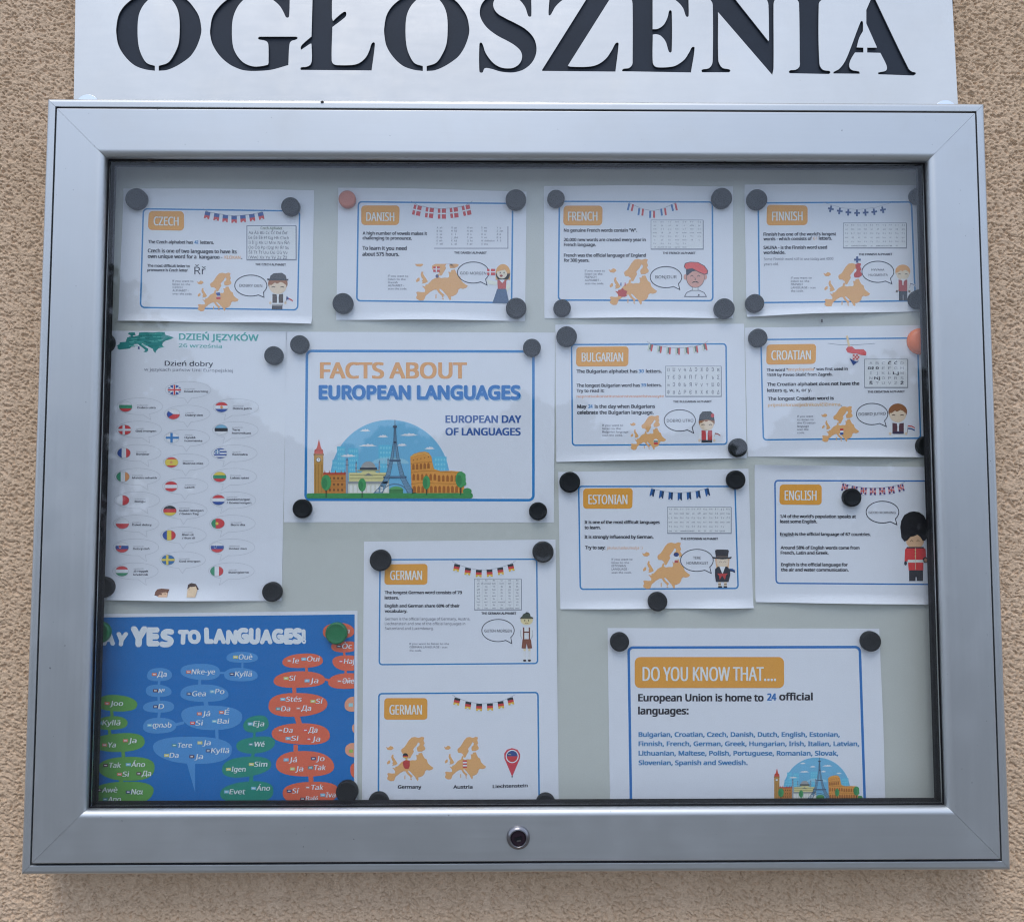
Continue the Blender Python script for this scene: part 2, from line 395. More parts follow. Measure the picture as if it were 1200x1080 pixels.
O_R = [(660,832,1),(760,822),(880,770),(1000,690),(1050,640),(1110,540),(1156,400),(1158,320),(1130,190),(1070,90),(1000,10),(860,-70),(660,-110,1),(660,-52,1),(750,-35),(810,0),(870,90),(900,200),(905,370),(890,520),(840,640),(770,735),(660,774,1)]
G_ = [(1088,195),(1070,211),(1048,200),(1030,160),(980,75),(895,0),(800,-48),(720,-60),(640,-50),(555,0),(480,90),(430,220),(418,380),(430,540),(470,640),(540,725),(610,765),(680,782),(760,778),(838,762,1),(847,740,1),(845,530),(830,492),(790,475),(740,467),(722,450),(742,432,1),(1165,432,1),(1190,447),(1165,468),(1112,485),(1092,525),(1079,765,1),(890,818),(760,832),(600,832),(500,810),(380,750),(270,650),(190,520),(162,400),(165,330),(190,200),(260,90),(360,0),(520,-90),(700,-112),(850,-95),(1000,-50),(1055,-95,1),(1097,-95,1)]
LL_ = [(120,805),(134,790),(190,785),(235,762),(254,705),(250,515,1),(235,515,1),(130,586,1),(122,560),(145,522),(250,430,1),(262,0,1),(262,-50),(240,-80),(140,-92,1),(140,-108,1),(640,-108,1),(640,-92,1),(520,-78),(495,-40),(490,210,1),(502,250,1),(560,195),(630,142),(655,145),(655,190),(620,225),(495,320,1),(487,715),(508,752),(545,765),(740,762),(820,735),(890,670),(930,590),(952,520),(975,498),(994,512),(955,828,1),(125,822,1)]
S_L = [(218,520),(235,500),(255,518),(290,620),(370,730),(450,785),(530,803),(620,795),(690,745),(718,670),(700,600),(640,540),(560,490),(420,415),(310,330),(245,240),(222,160),(238,65),(285,0),(400,-80),(520,-102),(640,-80),(735,-55),(775,-100,1),(822,-100,1),(827,188),(810,200),(790,190),(755,90),(690,5),(600,-50),(520,-62),(440,-45),(395,0),(380,70),(420,150),(520,215),(640,275),(760,345),(850,440),(885,540),(880,640),(830,740),(740,815),(640,848),(560,852),(460,840),(360,810),(280,802),(260,845),(240,856),(218,840)]
Z_ = [(152,822,1),(690,-35,1),(520,-40),(400,0),(310,80),(270,150),(245,185),(228,172),(238,0,1),(250,-105,1),(995,-105,1),(995,-85,1),(455,772,1),(480,783),(680,785),(800,760),(900,690),(970,590),(1010,515),(1035,500),(1050,515),(1012,842,1),(155,834,1)]
E_ = [(90,825),(108,808),(170,800),(208,762),(213,720),(213,60),(200,-10),(170,-60),(100,-75,1),(100,-98,1),(865,-98,1),(870,188),(852,202),(835,185),(800,90),(710,0),(600,-48),(470,-50,1),(448,-30,1),(448,345,1),(510,340),(580,290),(625,200),(640,135),(655,122),(672,140),(672,600),(655,620),(635,600),(600,490),(540,420),(480,403),(450,410,1),(450,735),(475,780),(520,792),(640,788),(720,770),(820,700),(880,610),(910,555),(940,558),(897,852,1),(95,838,1)]
N_ = [(120,830),(136,815),(200,805),(240,765),(252,700),(252,60),(235,15),(150,-60),(60,-72,1),(60,-98,1),(442,-98,1),(905,485,1),(912,470,1),(905,60),(893,15),(860,-40),(780,-72,1),(780,-98,1),(1085,-98,1),(1085,-72,1),(1000,-25),(970,25),(965,80),(965,800),(950,880,1),(315,145,1),(317,700),(335,760),(370,800),(445,815),(460,833),(440,850,1),(130,850,1)]
I_ = [(163,562),(176,550),(215,547),(246,522),(248,480),(242,30),(232,5),(180,-45,1),(180,-64,1),(480,-64,1),(480,-45,1),(415,5),(397,30),(402,500),(430,548),(478,555),(488,568),(474,580,1),(170,574,1)]
A_1 = [(722,175),(733,165),(742,178),(742,245,1),(712,300),(693,372,1),(745,374,1),(745,412,1),(680,412,1),(655,450),(635,500),(640,535),(665,552),(712,560),(716,578,1),(512,576,1),(512,564),(550,545),(590,500),(625,430)]
A_2 = [(768,80,1),(820,-40,1),(1100,540),(1128,563),(1158,572),(1135,592,1),(862,582,1),(862,568),(905,560),(928,545),(925,510),(878,415,1),(775,412,1),(775,374,1),(852,374,1),(768,185,1)]
letters = []
for pts, ox, oy, s in ((O_L,120,0,.1),(O_R,120,0,.1),(G_,230,0,.1),(LL_,340,0,.1),(O_L,434,.3,.1),(O_R,434,.3,.1),(S_L,540,0,.1),(Z_,620,0,.1),(E_,720,0,.1),(N_,810,0,.1),(I_,900,0,.15),(A_1,900,0,.15),(A_2,900,0,.15)):
    letters.append([(ox + x * s, oy + y * s) for x, y in catmull(pts)])
PLY = -.0145                                        # front face of the steel sheet
plate = empty('sign_plate', tuple(on_plane(604, 118, PLY)[0]))
tag(plate, 'brushed steel sign plate with OGŁOSZENIA cut out in black above the case', 'sign')
pb = np.array(plate.location)
LV_, LE_ = [], []
for pts in [[(86, 140), (89.5, -62), (1112.5, -62), (1123.5, 140)]] + letters:
    q = on_plane(np.array([p[0] for p in pts]), np.array([p[1] for p in pts]), PLY); n0 = len(LV_)
    LV_ += [(a[0] - pb[0], a[2] - pb[2]) for a in q]; LE_ += [(n0 + k, n0 + (k + 1) % len(pts)) for k in range(len(pts))]
PV, PF = fill2d(LV_, LE_); n0 = len(PV); TH = .0016; o0 = 2 * n0
V = [(p[0], 0, p[1]) for p in PV] + [(p[0], TH, p[1]) for p in PV] + [(p[0], 0, p[1]) for p in LV_] + [(p[0], TH, p[1]) for p in LV_]
m0 = o0 + len(LV_)
F = PF + [tuple(n0 + i for i in reversed(f_)) for f_ in PF] + [(o0 + i, o0 + j, m0 + j, m0 + i) for i, j in LE_]
mesh('steel_sheet', V, F, M['steel'], plate)
q = on_plane(np.array([92, 1116]), np.array([138, -58]), PLY)
v, f = box(q[0][0], q[1][0], PLY + .0026, PLY + .0085, q[0][2], q[1][2])
mesh('dark_backing', v, f, M['backing'], plate, base=pb)
for px in (120, 1092):
    for py in (-40,):
        c = on_plane(px, py, PLY)[0]; s = lathe_obj('rivet', [(.005, -.001), (.005, .0008), (.003, .0022), (0, .0026)], M['zinc'], plate, 20); s.location = c - pb

# ================================================================== PRINTED SHEETS
PY = -.0137                                          # front face of the magnetic board is at -.0135
fdir = bpy.utils.system_resource('DATAFILES', path='fonts')
def load_font(fn):
    p = os.path.join(fdir or '', fn)
    try: return bpy.data.fonts.load(p) if os.path.exists(p) else None
    except Exception: return None
NOTO = load_font('NotoSansHebrew-Regular.woff2')
_tc = {}
def glyphs(s, font='n', res=3):
    if font == 'n' and any(0x370 <= ord(ch) < 0x590 or ord(ch) > 0x10a0 and ord(ch) < 0x1100 or ord(ch) > 0x2c00 for ch in s): font = 'd'
    k = (s, font, res)
    if k not in _tc:
        c = bpy.data.curves.new('t', 'FONT'); c.resolution_u = res; c.fill_mode = 'NONE'
        if font == 'n' and NOTO: c.font = NOTO
        c.body = s; o = bpy.data.objects.new('t', c); m = o.to_mesh()
        V = np.array([v.co[:2] for v in m.vertices]).reshape(-1, 2); E = [tuple(e.vertices) for e in m.edges]
        o.to_mesh_clear(); bpy.data.objects.remove(o); bpy.data.curves.remove(c); _tc[k] = fill2d(V, E) if len(V) else (V, [])
    return _tc[k]
CAPH = {f: glyphs('H', f)[0][:, 1].max() for f in ('n', 'd')}
TXT, BLUE, TAN, ORG, GRY = (30, 33, 48), (42, 120, 190), (222, 156, 98), (228, 150, 66), (110, 116, 135)
MAPC = (230, 162, 114)
class Sheet:
    def __init__(s, name, corners, label, cat='notice', lifts=(), extra=0.0, group=None):
        """corners: TL, TR, BR, BL in photo pixels"""
        s.c = np.array(corners, float); s.lifts = lifts; s.y = PY - .0002 - extra
        mid = s.c.mean(0); base = on_plane(mid[0], s.c[2:, 1].max(), s.y)[0]
        s.root = empty(name, tuple(base)); tag(s.root, label, cat, group); s.base = base
        s.parts = {}; s.clip = None; s.sfx = ''; s.para = 0; s.lasty = -999
        s.view(0, 0, 1)
        U, W_ = 36, 30; us, vs = np.linspace(0, 1, U + 1), np.concatenate([np.linspace(0, .08, 5), np.linspace(.12, .88, 9), np.linspace(.92, 1, 7)])
        uu, vv = np.meshgrid(us, vs); uu, vv = uu.ravel(), vv.ravel()
        c = s.c; P = ((1 - uu) * (1 - vv))[:, None] * c[0] + (uu * (1 - vv))[:, None] * c[1] + (uu * vv)[:, None] * c[2] + ((1 - uu) * vv)[:, None] * c[3]
        W3 = on_plane(P[:, 0], P[:, 1], s.y); W3[:, 1] -= s.off(uu, vv)
        n = len(uu); back = W3.copy(); back[:, 1] += .00012
        V = np.concatenate([W3, back]); F = []; nx = U + 1; ny = len(vs)
        for j in range(ny - 1):
            for i in range(U):
                k = j * nx + i; F.append((k, k + 1, k + nx + 1, k + nx)); F.append((n + k, n + k + nx, n + k + nx + 1, n + k + 1))
        rim = [i for i in range(nx)] + [j * nx + nx - 1 for j in range(1, ny)] + [(ny - 1) * nx + i for i in range(nx - 2, -1, -1)] + [j * nx for j in range(ny - 2, 0, -1)]
        for a, b in zip(rim, rim[1:] + rim[:1]): F.append((a, n + a, n + b, b))
        o = mesh('paper', V, F, M['paper'], s.root, base=base)
        o.data.polygons.foreach_set('use_smooth', [True] * len(o.data.polygons)); o.data.set_sharp_from_angle(angle=math.radians(50))
    def off(s, u, v):
        o = np.zeros_like(u)
        for edge, c0, wd, amp in s.lifts:
            amp = amp * 2.1
            if edge == 'b': e, a = (v - .93) / .07, u
            elif edge == 't': e, a = (.06 - v) / .06, u
            elif edge == 'r': e, a = (u - .95) / .05, v
            else: e, a = (.05 - u) / .05, v
            e = np.clip(e, 0, 1); e = e * e
            o += amp * e * np.exp(-((a - c0) / wd) ** 2)
        return o
    def view(s, ox, oy, k, slope=0.0): s.ox, s.oy, s.k, s.slope = ox, oy, k, slope
    def add(s, part, pts, faces, col, layer):
        """pts in current view coordinates"""
        p = np.asarray(pts, float)
        P = np.stack([s.ox + p[:, 0] * s.k, s.oy + p[:, 1] * s.k], 1)
        if s.clip: P[:, 0] = np.clip(P[:, 0], s.clip[0], s.clip[2]); P[:, 1] = np.clip(P[:, 1], s.clip[1], s.clip[3])
        W3 = on_plane(P[:, 0], P[:, 1], s.y - .00007 * layer)
        if s.lifts:
            c = s.c; u = (P[:, 0] - c[0, 0]) / (c[1, 0] - c[0, 0]); v = (P[:, 1] - c[0, 1]) / (c[3, 1] - c[0, 1]); W3[:, 1] -= s.off(u, v)
        if '#' not in part: part += s.sfx
        d = s.parts.setdefault(part, ([], [], [], []))
        n = sum(len(a) for a in d[0]); d[0].append(W3)
        m = ink(col)
        if m not in d[3]: d[3].append(m)
        i = d[3].index(m)
        for f_ in faces: d[1].append(tuple(n + q for q in f_)); d[2].append(i)
    def poly(s, part, pts, col, layer=1): s.add(part, pts, [tuple(range(len(pts)))], col, layer)
    def rect(s, part, x0, y0, x1, y1, col, layer=1): s.poly(part, [(x0, y0), (x1, y0), (x1, y1), (x0, y1)], col, layer)
    def ell(s, part, cx, cy, rx, ry, col, layer=1, n=24, a0=0, a1=360):
        s.poly(part, [(cx + rx * math.cos(math.radians(a0 + (a1 - a0) * k / n)), cy + ry * math.sin(math.radians(a0 + (a1 - a0) * k / n))) for k in range(n + (0 if a1 - a0 == 360 else 1))], col, layer)
    def stroke(s, part, pts, wd, col, layer=1, closed=False):
        p = np.asarray(pts, float); n = len(p)
        if closed: a = np.roll(p, 1, 0); b = np.roll(p, -1, 0)
        else: a = np.vstack([p[:1], p[:-1]]); b = np.vstack([p[1:], p[-1:]])
        d1 = p - a; d2 = b - p
        d1 /= (np.linalg.norm(d1, axis=1)[:, None] + 1e-9); d2 /= (np.linalg.norm(d2, axis=1)[:, None] + 1e-9)
        t = d1 + d2; t /= (np.linalg.norm(t, axis=1)[:, None] + 1e-9)
        nn = np.stack([-t[:, 1], t[:, 0]], 1)
        cosv = np.abs((np.stack([-d2[:, 1], d2[:, 0]], 1) * nn).sum(1)); 
        if not closed: cosv[-1] = 1
        wv = (wd / 2 / np.clip(cosv, .4, 1))[:, None]
        V = np.concatenate([p + nn * wv, p - nn * wv]); m = n if closed else n - 1
        s.add(part, V, [(k, (k + 1) % n, n + (k + 1) % n, n + k) for k in range(m)], col, layer)
    def rquad(s, q, r, n=6, sub=1):
        """rounded outline of the quad q = TL, TR, BR, BL"""
        q = [np.array(a, float) for a in q]; o = []
        for i in range(4):
            p, a, b = q[i], q[i - 1], q[(i + 1) % 4]; da = (a - p) / np.linalg.norm(a - p) * r; db = (b - p) / np.linalg.norm(b - p) * r
            for k in range(n + 1):
                t = math.pi / 2 * k / n; o.append(p + da * (1 - math.sin(t)) + db * (1 - math.cos(t)))
            e0, e1 = o[-1], b - (b - p) / np.linalg.norm(b - p) * r
            for k in range(1, 8): o.append(e0 + (e1 - e0) * k / 8)
        return o
    def border(s, q, wd=8, r=18, col=BLUE): s.stroke('border', s.rquad(q, r), wd, col, 1, True)
    def text(s, st, x0, y, x1, cap, col=TXT, wt=.062, part='fact_text', layer=3, font='n', slant=0, res=2, y1=None, many=False):
        """ink runs from x0 to x1, baseline y at x0, cap height cap"""
        V, F = glyphs(st, font, res)
        if not len(V): return
        if part == 'fact_text':
            if abs(y - s.lasty) > cap * 1.95: s.para += 1
            s.lasty = y; part = 'fact_text#%d' % s.para
        lo, hi = V[:, 0].min(), V[:, 0].max(); k = cap / CAPH[font]; sx = (x1 - x0) / (hi - lo)
        X = x0 + (V[:, 0] - lo) * sx; H = V[:, 1] * k
        sl = s.slope if y1 is None else (y1 - y) / (x1 - x0)
        Yv = y + (X - x0) * sl - H; X = X + slant * H
        b = cap * wt
        if wt <= 0: sh = [(0, 0)]
        elif many: sh = [(b * math.cos(a), b * math.sin(a)) for a in np.linspace(0, 2 * math.pi, 10, endpoint=False)]
        elif wt < .04: sh = [(-b, 0), (b, 0)]
        else: sh = [(-b, -b * .5), (b, b * .5), (-b, b * .5), (b, -b * .5)]
        for i, (dx, dy) in enumerate(sh):
            s.add(part, np.stack([X + dx, Yv + dy], 1), F, col, layer + i * .04)
    def finish(s):
        for name, (vs, fs, idx, ms) in s.parts.items():
            mesh(name.split('#')[0], np.concatenate(vs), fs, ms, s.root, idx=idx, base=s.base)

# ---- shared drawings
EU = dict(
 scand=[(310,368),(330,364),(352,370),(370,363),(386,367),(381,385),(388,402),(381,412),(392,430),(389,440),(370,450),(347,450),(342,438),(344,425),(356,414),(359,402),(349,396),(340,413),(327,428),(319,438),(325,450),(313,470),(303,488),(293,491),(287,472),(273,462),(256,462),(249,448),(251,436),(268,424),(278,410),(293,386)],
 main=[(195,545),(205,546),(215,549),(214,540),(228,536),(238,526),(250,512),(262,506),(274,500),(277,488),(283,478),(290,484),(286,498),(300,504),(318,500),(332,502),(341,496),(340,480),(336,470),(350,470),(352,460),(372,457),(378,472),(388,490),(400,496),(404,510),(408,520),(425,535),(440,545),(432,556),(415,561),(400,558),(390,566),(388,578),(378,592),(362,600),(350,602),(352,614),(346,623),(338,612),(332,600),(320,587),(308,573),(296,562),(288,562),(292,570),(300,580),(315,592),(317,598),(310,598),(311,606),(305,608),(302,598),(285,582),(275,566),(262,566),(248,574),(240,578),(230,588),(218,596),(214,604),(210,616),(204,623),(185,624),(168,614),(166,604),(172,596),(170,588),(166,580),(175,576),(196,579),(212,578),(214,566),(204,552)],
 uk=[(195,468),(205,470),(202,480),(212,495),(222,510),(228,522),(215,530),(195,533),(202,524),(196,518),(203,510),(195,500),(190,485)],
 ire=[(165,515),(175,502),(185,502),(184,518),(168,526)],
 ice=[(158,422),(172,428),(185,417),(200,422),(205,432),(190,442),(170,440)],
 sard=[(269,590),(274,590),(274,612),(268,612)], sic=[(298,612),(313,611),(312,618)])
FRA = [(198,545),(214,548),(214,540),(230,538),(240,528),(252,540),(268,546),(262,562),(266,572),(254,578),(238,578),(214,572),(214,562)]
FINL = [(352,370),(370,363),(386,367),(381,385),(388,402),(381,412),(392,430),(389,440),(370,450),(347,450),(342,438),(344,425),(356,414),(359,402),(352,388)]
GER = [(262,506),(278,500),(292,504),(300,502),(300,535),(292,552),(272,552),(264,540),(258,520)]
def europe(s, x0, y0, x1, y1, hi=None, crop=None, col=MAPC, names=('scand', 'main', 'uk', 'ire', 'ice', 'sard', 'sic')):
    def tr(pts):
        o = [(x0 + (x - 158) / 282 * (x1 - x0), y0 + (y - 363) / 262 * (y1 - y0)) for x, y in pts]
        return [(x, max(y, crop)) for x, y in o] if crop else o
    for n in names: s.poly('europe_map', tr(EU[n]), col, 2)
    if hi: s.poly('europe_map', tr({'fr': FRA, 'fi': FINL, 'de': GER}[hi]), (176, 66, 66), 3)
    return tr
def bands(s, part, x0, y0, x1, y1, cols, vertical=False, layer=4):
    n = len(cols)
    for i, c in enumerate(cols):
        if vertical: s.rect(part, x0 + (x1 - x0) * i / n, y0, x0 + (x1 - x0) * (i + 1) / n, y1, c, layer)
        else: s.rect(part, x0, y0 + (y1 - y0) * i / n, x1, y0 + (y1 - y0) * (i + 1) / n, c, layer)
W_, R_, B_, K_, G_n, Y_ = (214, 218, 232), (190, 60, 66), (44, 76, 150), (40, 42, 52), (56, 134, 106), (222, 178, 72)
FL = dict(cz=([B_, R_], 0), dk=([R_, R_], 0), fr=([(60, 110, 180), W_, R_], 1), fi=([W_], 0), bg=([(190, 200, 200), (90, 110, 105), R_], 1), ee=([(40, 90, 160), (36, 60, 100)], 1), gb=([R_, W_, R_], 1), de=([K_, R_, Y_], 0))
def bunting(s, xs, ys, w, h, kind, string=True):
    cx = (xs[0] + xs[-1]) / 2
    if string: s.stroke('bunting', [(xs[0] - w * .9, ys[0] - h * .45)] + list(zip(xs, ys)) + [(xs[-1] + w * .9, ys[-1] - h * .45)], 1.6, (110, 120, 140), 2)
    for x, y in zip(xs, ys):
        a = -(x - cx) / (xs[-1] - cx) * .22; ca, sa = math.cos(a), math.sin(a)
        def R(u, v): return (x + u * w * ca - v * h * -sa * -1, y + u * w * sa + v * h * ca)
        def Q(u0, v0, u1, v1, col, l=3, notch=False):
            p = [R(u0, v0), R(u1, v0), R(u1, v1), R(u0, v1)]
            s.poly('bunting', p, col, l)
        if kind == 'fi':
            Q(-.5, .36, .5, .64, (60, 84, 140)); Q(-.2, 0, .12, 1, (60, 84, 140), 3.2); continue
        cols, vert = FL[kind]; n = len(cols)
        for i, c in enumerate(cols):
            if vert: Q(-.5 + i / n, 0, -.5 + (i + 1) / n, 1, c)
            else: Q(-.5, i / n, .5, (i + 1) / n, c)
        if kind == 'dk': Q(-.5, .42, .5, .56, W_, 4); Q(-.18, 0, -.02, 1, W_, 4.2)
        if kind == 'gb':
            s.poly('bunting', [R(-.5, 0), R(-.3, 0), R(.5, .9), R(.5, 1), R(.3, 1), R(-.5, .12)], (60, 70, 130), 4)
            s.poly('bunting', [R(.5, 0), R(.3, 0), R(-.5, .9), R(-.5, 1), R(-.3, 1), R(.5, .12)], (60, 70, 130), 4.2)
            Q(-.5, .36, .5, .62, W_, 4.6); Q(-.16, 0, .16, 1, W_, 4.8); Q(-.5, .43, .5, .56, R_, 5); Q(-.08, 0, .08, 1, R_, 5.2)
        if kind != 'dk':   # swallow-tail notch
            s.poly('bunting', [R(-.3, 1.02), R(0, .78), R(.3, 1.02)], (205, 211, 229), 6)
def bubble(s, cx, cy, rx, ry, tip, b1=62, b2=38, wd=4, col=(38, 42, 62), part='speech_bubble', layer=3):
    pts = []; n = 40
    for k in range(n + 1):
        a = math.radians(b1 + (360 - (b1 - b2)) * k / n); pts.append((cx + rx * math.cos(a), cy + ry * math.sin(a)))
    pts.append(tip); s.stroke(part, pts, wd, col, layer, True)
def grid_table(s, q, rows, cap, hdr=None, fill=(205, 212, 230), col=(70, 76, 96), wt=0, lw=2.5):
    x0, y0, x1, y1 = q
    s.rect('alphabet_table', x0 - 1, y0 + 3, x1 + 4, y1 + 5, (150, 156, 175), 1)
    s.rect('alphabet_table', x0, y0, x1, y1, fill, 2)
    s.stroke('alphabet_table', [(x0, y0), (x1, y0), (x1, y1), (x0, y1)], lw, (120, 130, 155), 3, True)
    yy = y0
    if hdr: s.text(hdr, x0 + (x1 - x0) * .28, y0 + cap * 1.25, x1 - (x1 - x0) * .28, cap * .9, (90, 110, 90), .03, 'alphabet_table', 4); yy += cap * 1.5
    n = len(rows)
    for i, r in enumerate(rows):
        b = yy + (y1 - yy) * (i + .5) / n + cap * .5
        cells = r.split('|')
        if len(cells) > 1:
            for j, c in enumerate(cells):
                if not c.strip(): continue
                cw = (x1 - x0) / len(cells); m = x0 + cw * (j + .5); wv = cap * .38 * len(c)
                s.text(c, m - wv, b, m + wv, cap, col, wt, 'alphabet_table', 4)
        else: s.text(r, x0 + 8, b, x1 - 12 - max(0, (30 - len(r))) * (x1 - x0) * .012, cap, col, wt, 'alphabet_table', 4)
def badge(s, q, st, tx0, ty, tx1, cap, r=20, wt=.029):
    s.poly('title_badge', s.rquad(q, r), ORG, 2); s.text(st, tx0, ty, tx1, cap, (236, 228, 226), wt, 'title_lettering', 4, res=4)
def scan_note(s, lines, x0, y, dy, cap):
    for i, (t, wdt) in enumerate(lines): s.text(t, x0, y + i * dy, x0 + wdt, cap, (92, 98, 118), .0, 'scan_note', 3, 'd', .06)
SK = (224, 194, 182)
def kid(s, hx, hy, rx, ry, hair=(150, 100, 70), skin=SK, closed=True):
    P = 'cartoon_figure'
    s.ell(P, hx, hy - ry * .22, rx * 1.06, ry * .92, hair, 2); s.ell(P, hx, hy + ry * .12, rx * .93, ry * .86, skin, 3)
    s.poly(P, [(hx - rx * .95, hy - ry * .1), (hx - rx * .75, hy - ry * .75), (hx + rx * .1, hy - ry * .85), (hx + rx * .8, hy - ry * .7), (hx + rx * .95, hy), (hx + rx * .6, hy - ry * .3), (hx + rx * .3, hy - ry * .42), (hx - rx * .1, hy - ry * .2), (hx - rx * .3, hy - ry * .35), (hx - rx * .7, hy - ry * .05)], hair, 4)
    for sg in (-1, 1):
        s.stroke(P, [(hx + sg * rx * .48 - rx * .2, hy + ry * .2), (hx + sg * rx * .48, hy + ry * .12), (hx + sg * rx * .48 + rx * .2, hy + ry * .2)], rx * .09, (90, 70, 70), 4)
def torso(s, x0, y0, x1, y1, shirt, vest=None, legs=None, ly=None, shoe=(40, 42, 52)):
    P = 'cartoon_figure'; w = x1 - x0; h = y1 - y0; cx = (x0 + x1) / 2
    for sg, xa in ((-1, x0), (1, x1)):
        s.poly(P, [(xa, y0 + h * .05), (xa + sg * w * .28, y0 + h * .45), (xa + sg * w * .22, y0 + h * .95), (xa - sg * w * .02, y0 + h * .9)], shirt, 2)
        s.ell(P, xa + sg * w * .2, y0 + h * 1.0, w * .12, w * .14, SK, 2.5, 10)
    s.poly(P, [(x0, y0), (x1, y0), (x1, y1), (x0, y1)], shirt, 3)
    if vest:
        s.poly(P, [(x0, y0), (x0 + w * .38, y0 + h * .05), (cx - w * .07, y0 + h * .35), (cx - w * .08, y1), (x0, y1)], vest, 4)
        s.poly(P, [(x1, y0), (x1 - w * .38, y0 + h * .05), (cx + w * .07, y0 + h * .35), (cx + w * .08, y1), (x1, y1)], vest, 4)
    if legs:
        s.rect(P, x0 + w * .03, y1, cx - w * .02, ly, legs, 3); s.rect(P, cx + w * .02, y1, x1 - w * .03, ly, legs, 3)
        s.rect(P, x0 + w * .03, y1, x1 - w * .03, y1 + (ly - y1) * .35, legs, 3.3)
def hand_flag(s, x, y, w, h, cols, tilt=.4):
    P = 'cartoon_figure'; n = len(cols)
    s.stroke(P, [(x - w * .15, y + h * 2.3), (x, y)], w * .06, (120, 100, 90), 3)
    for i, c in enumerate(cols):
        a, b = i / n, (i + 1) / n
        s.poly(P, [(x, y + h * a), (x + w * .5, y + h * a - h * .1 + w * tilt * .3), (x + w, y + h * a + w * tilt), (x + w, y + h * b + w * tilt), (x + w * .5, y + h * b - h * .1 + w * tilt * .3), (x, y + h * b)], c, 4)
def cityscape(s):
    """buildings drawn on a dome of sky; coordinates of the large sheet's drawing"""
    P = 'city_drawing'
    s.ell(P, 638, 446, 382, 381, (108, 172, 218), 1, 60, 180, 360); s.poly(P, [(256, 444), (1020, 444), (1010, 545), (270, 545)], (108, 172, 218), 1)
    for a in ((300, 235, 352, 400), (372, 245, 436, 400), (565, 225, 650, 400), (915, 300, 1000, 400), (270, 320, 300, 400)):
        s.rect(P, *a, (96, 180, 222), 1.5)
        for i in range(4):
            for j in range(5):
                s.rect(P, a[0] + (a[2] - a[0]) * (.12 + i * .22), a[1] + 12 + j * 30, a[0] + (a[2] - a[0]) * (.24 + i * .22), a[1] + 26 + j * 30, (128, 196, 228), 1.8)
    s.ell(P, 640, 345, 120, 42, (140, 190, 222), 1.6, 20, 180, 360)
    for x, y, r in ((480, 132, 34), (593, 170, 35), (760, 160, 60), (497, 228, 58), (715, 225, 34), (892, 246, 34), (370, 294, 53)):
        s.poly(P, [(x - r, y + 5), (x - r * .7, y), (x - r * .45, y - 7), (x - r * .2, y - 4), (x, y - 12), (x + r * .2, y - 6), (x + r * .45, y - 9), (x + r * .7, y), (x + r, y + 4), (x, y + 8)], (232, 238, 244), 2)
    # clock tower
    s.rect(P, 153, 285, 212, 540, (178, 136, 76), 3); s.rect(P, 150, 280, 215, 292, (150, 108, 62), 3.5); s.rect(P, 160, 350, 165, 530, (150, 112, 62), 4); s.rect(P, 200, 350, 205, 530, (150, 112, 62), 4); s.rect(P, 178, 350, 184, 530, (156, 116, 66), 4)
    s.ell(P, 181, 320, 16, 16, (120, 84, 54), 4); s.ell(P, 181, 320, 12.5, 12.5, (236, 232, 226), 5); s.stroke(P, [(181, 311), (181, 320), (187, 320)], 2.2, K_, 6)
    s.poly(P, [(155, 282), (155, 258), (166, 250), (173, 236), (178, 212), (184, 188), (190, 212), (195, 236), (201, 250), (211, 258), (211, 282)], (190, 74, 62), 4)
    s.stroke(P, [(158, 260), (209, 260)], 4, (140, 50, 48), 5)
    # long hall
    s.rect(P, 212, 410, 356, 540, (184, 124, 66), 3); s.rect(P, 212, 402, 356, 416, (176, 74, 58), 4)
    for x in (222, 250, 290, 326, 350): s.poly(P, [(x - 4, 404), (x, 384), (x + 4, 404)], (160, 80, 58), 4)
    for x in range(222, 350, 26):
        for y in (430, 470, 505): s.rect(P, x, y, x + 13, y + 15, (126, 84, 54), 4.5)
    for y in (455, 495): s.rect(P, 212, y, 356, y + 3, (150, 98, 56), 4)
    # domed temple
    s.poly(P, [(375, 540), (375, 402), (450, 402), (470, 390), (535, 390), (555, 402), (632, 402), (632, 540)], (200, 196, 150), 2.5)
    s.ell(P, 500, 378, 48, 48, (150, 154, 164), 3, 24, 180, 360); s.rect(P, 445, 370, 556, 384, (60, 66, 80), 4); s.rect(P, 430, 384, 570, 392, (150, 156, 130), 4)
    for y in (415, 436): s.rect(P, 380, y, 628, y + 5, (150, 148, 110), 3.4)
    s.poly(P, [(470, 422), (500, 404), (530, 422)], (120, 124, 130), 4)
    s.rect(P, 370, 458, 632, 474, (140, 146, 156), 4); s.rect(P, 370, 474, 632, 540, (196, 200, 200), 3.2)
    for x in range(380, 620, 28): s.ell(P, x + 9, 492, 9, 10, (222, 224, 226), 4, 12, 180, 360); s.rect(P, x, 492, x + 18, 528, (222, 224, 226), 4.1)
    for x, y0, wd in ((364, 325, 12), (422, 345, 8), (570, 340, 8), (626, 325, 9)):
        s.rect(P, x - wd / 2, y0, x + wd / 2, 540 if wd > 9 else 402, (140, 150, 172), 3.6); s.poly(P, [(x - wd / 2 - 1, y0), (x, y0 - 22), (x + wd / 2 + 1, y0)], (96, 110, 146), 3.8)
        s.rect(P, x - wd * .8, y0 + 26, x + wd * .8, y0 + 31, (96, 110, 146), 3.9)
    # iron tower
    TC = (84, 112, 146)
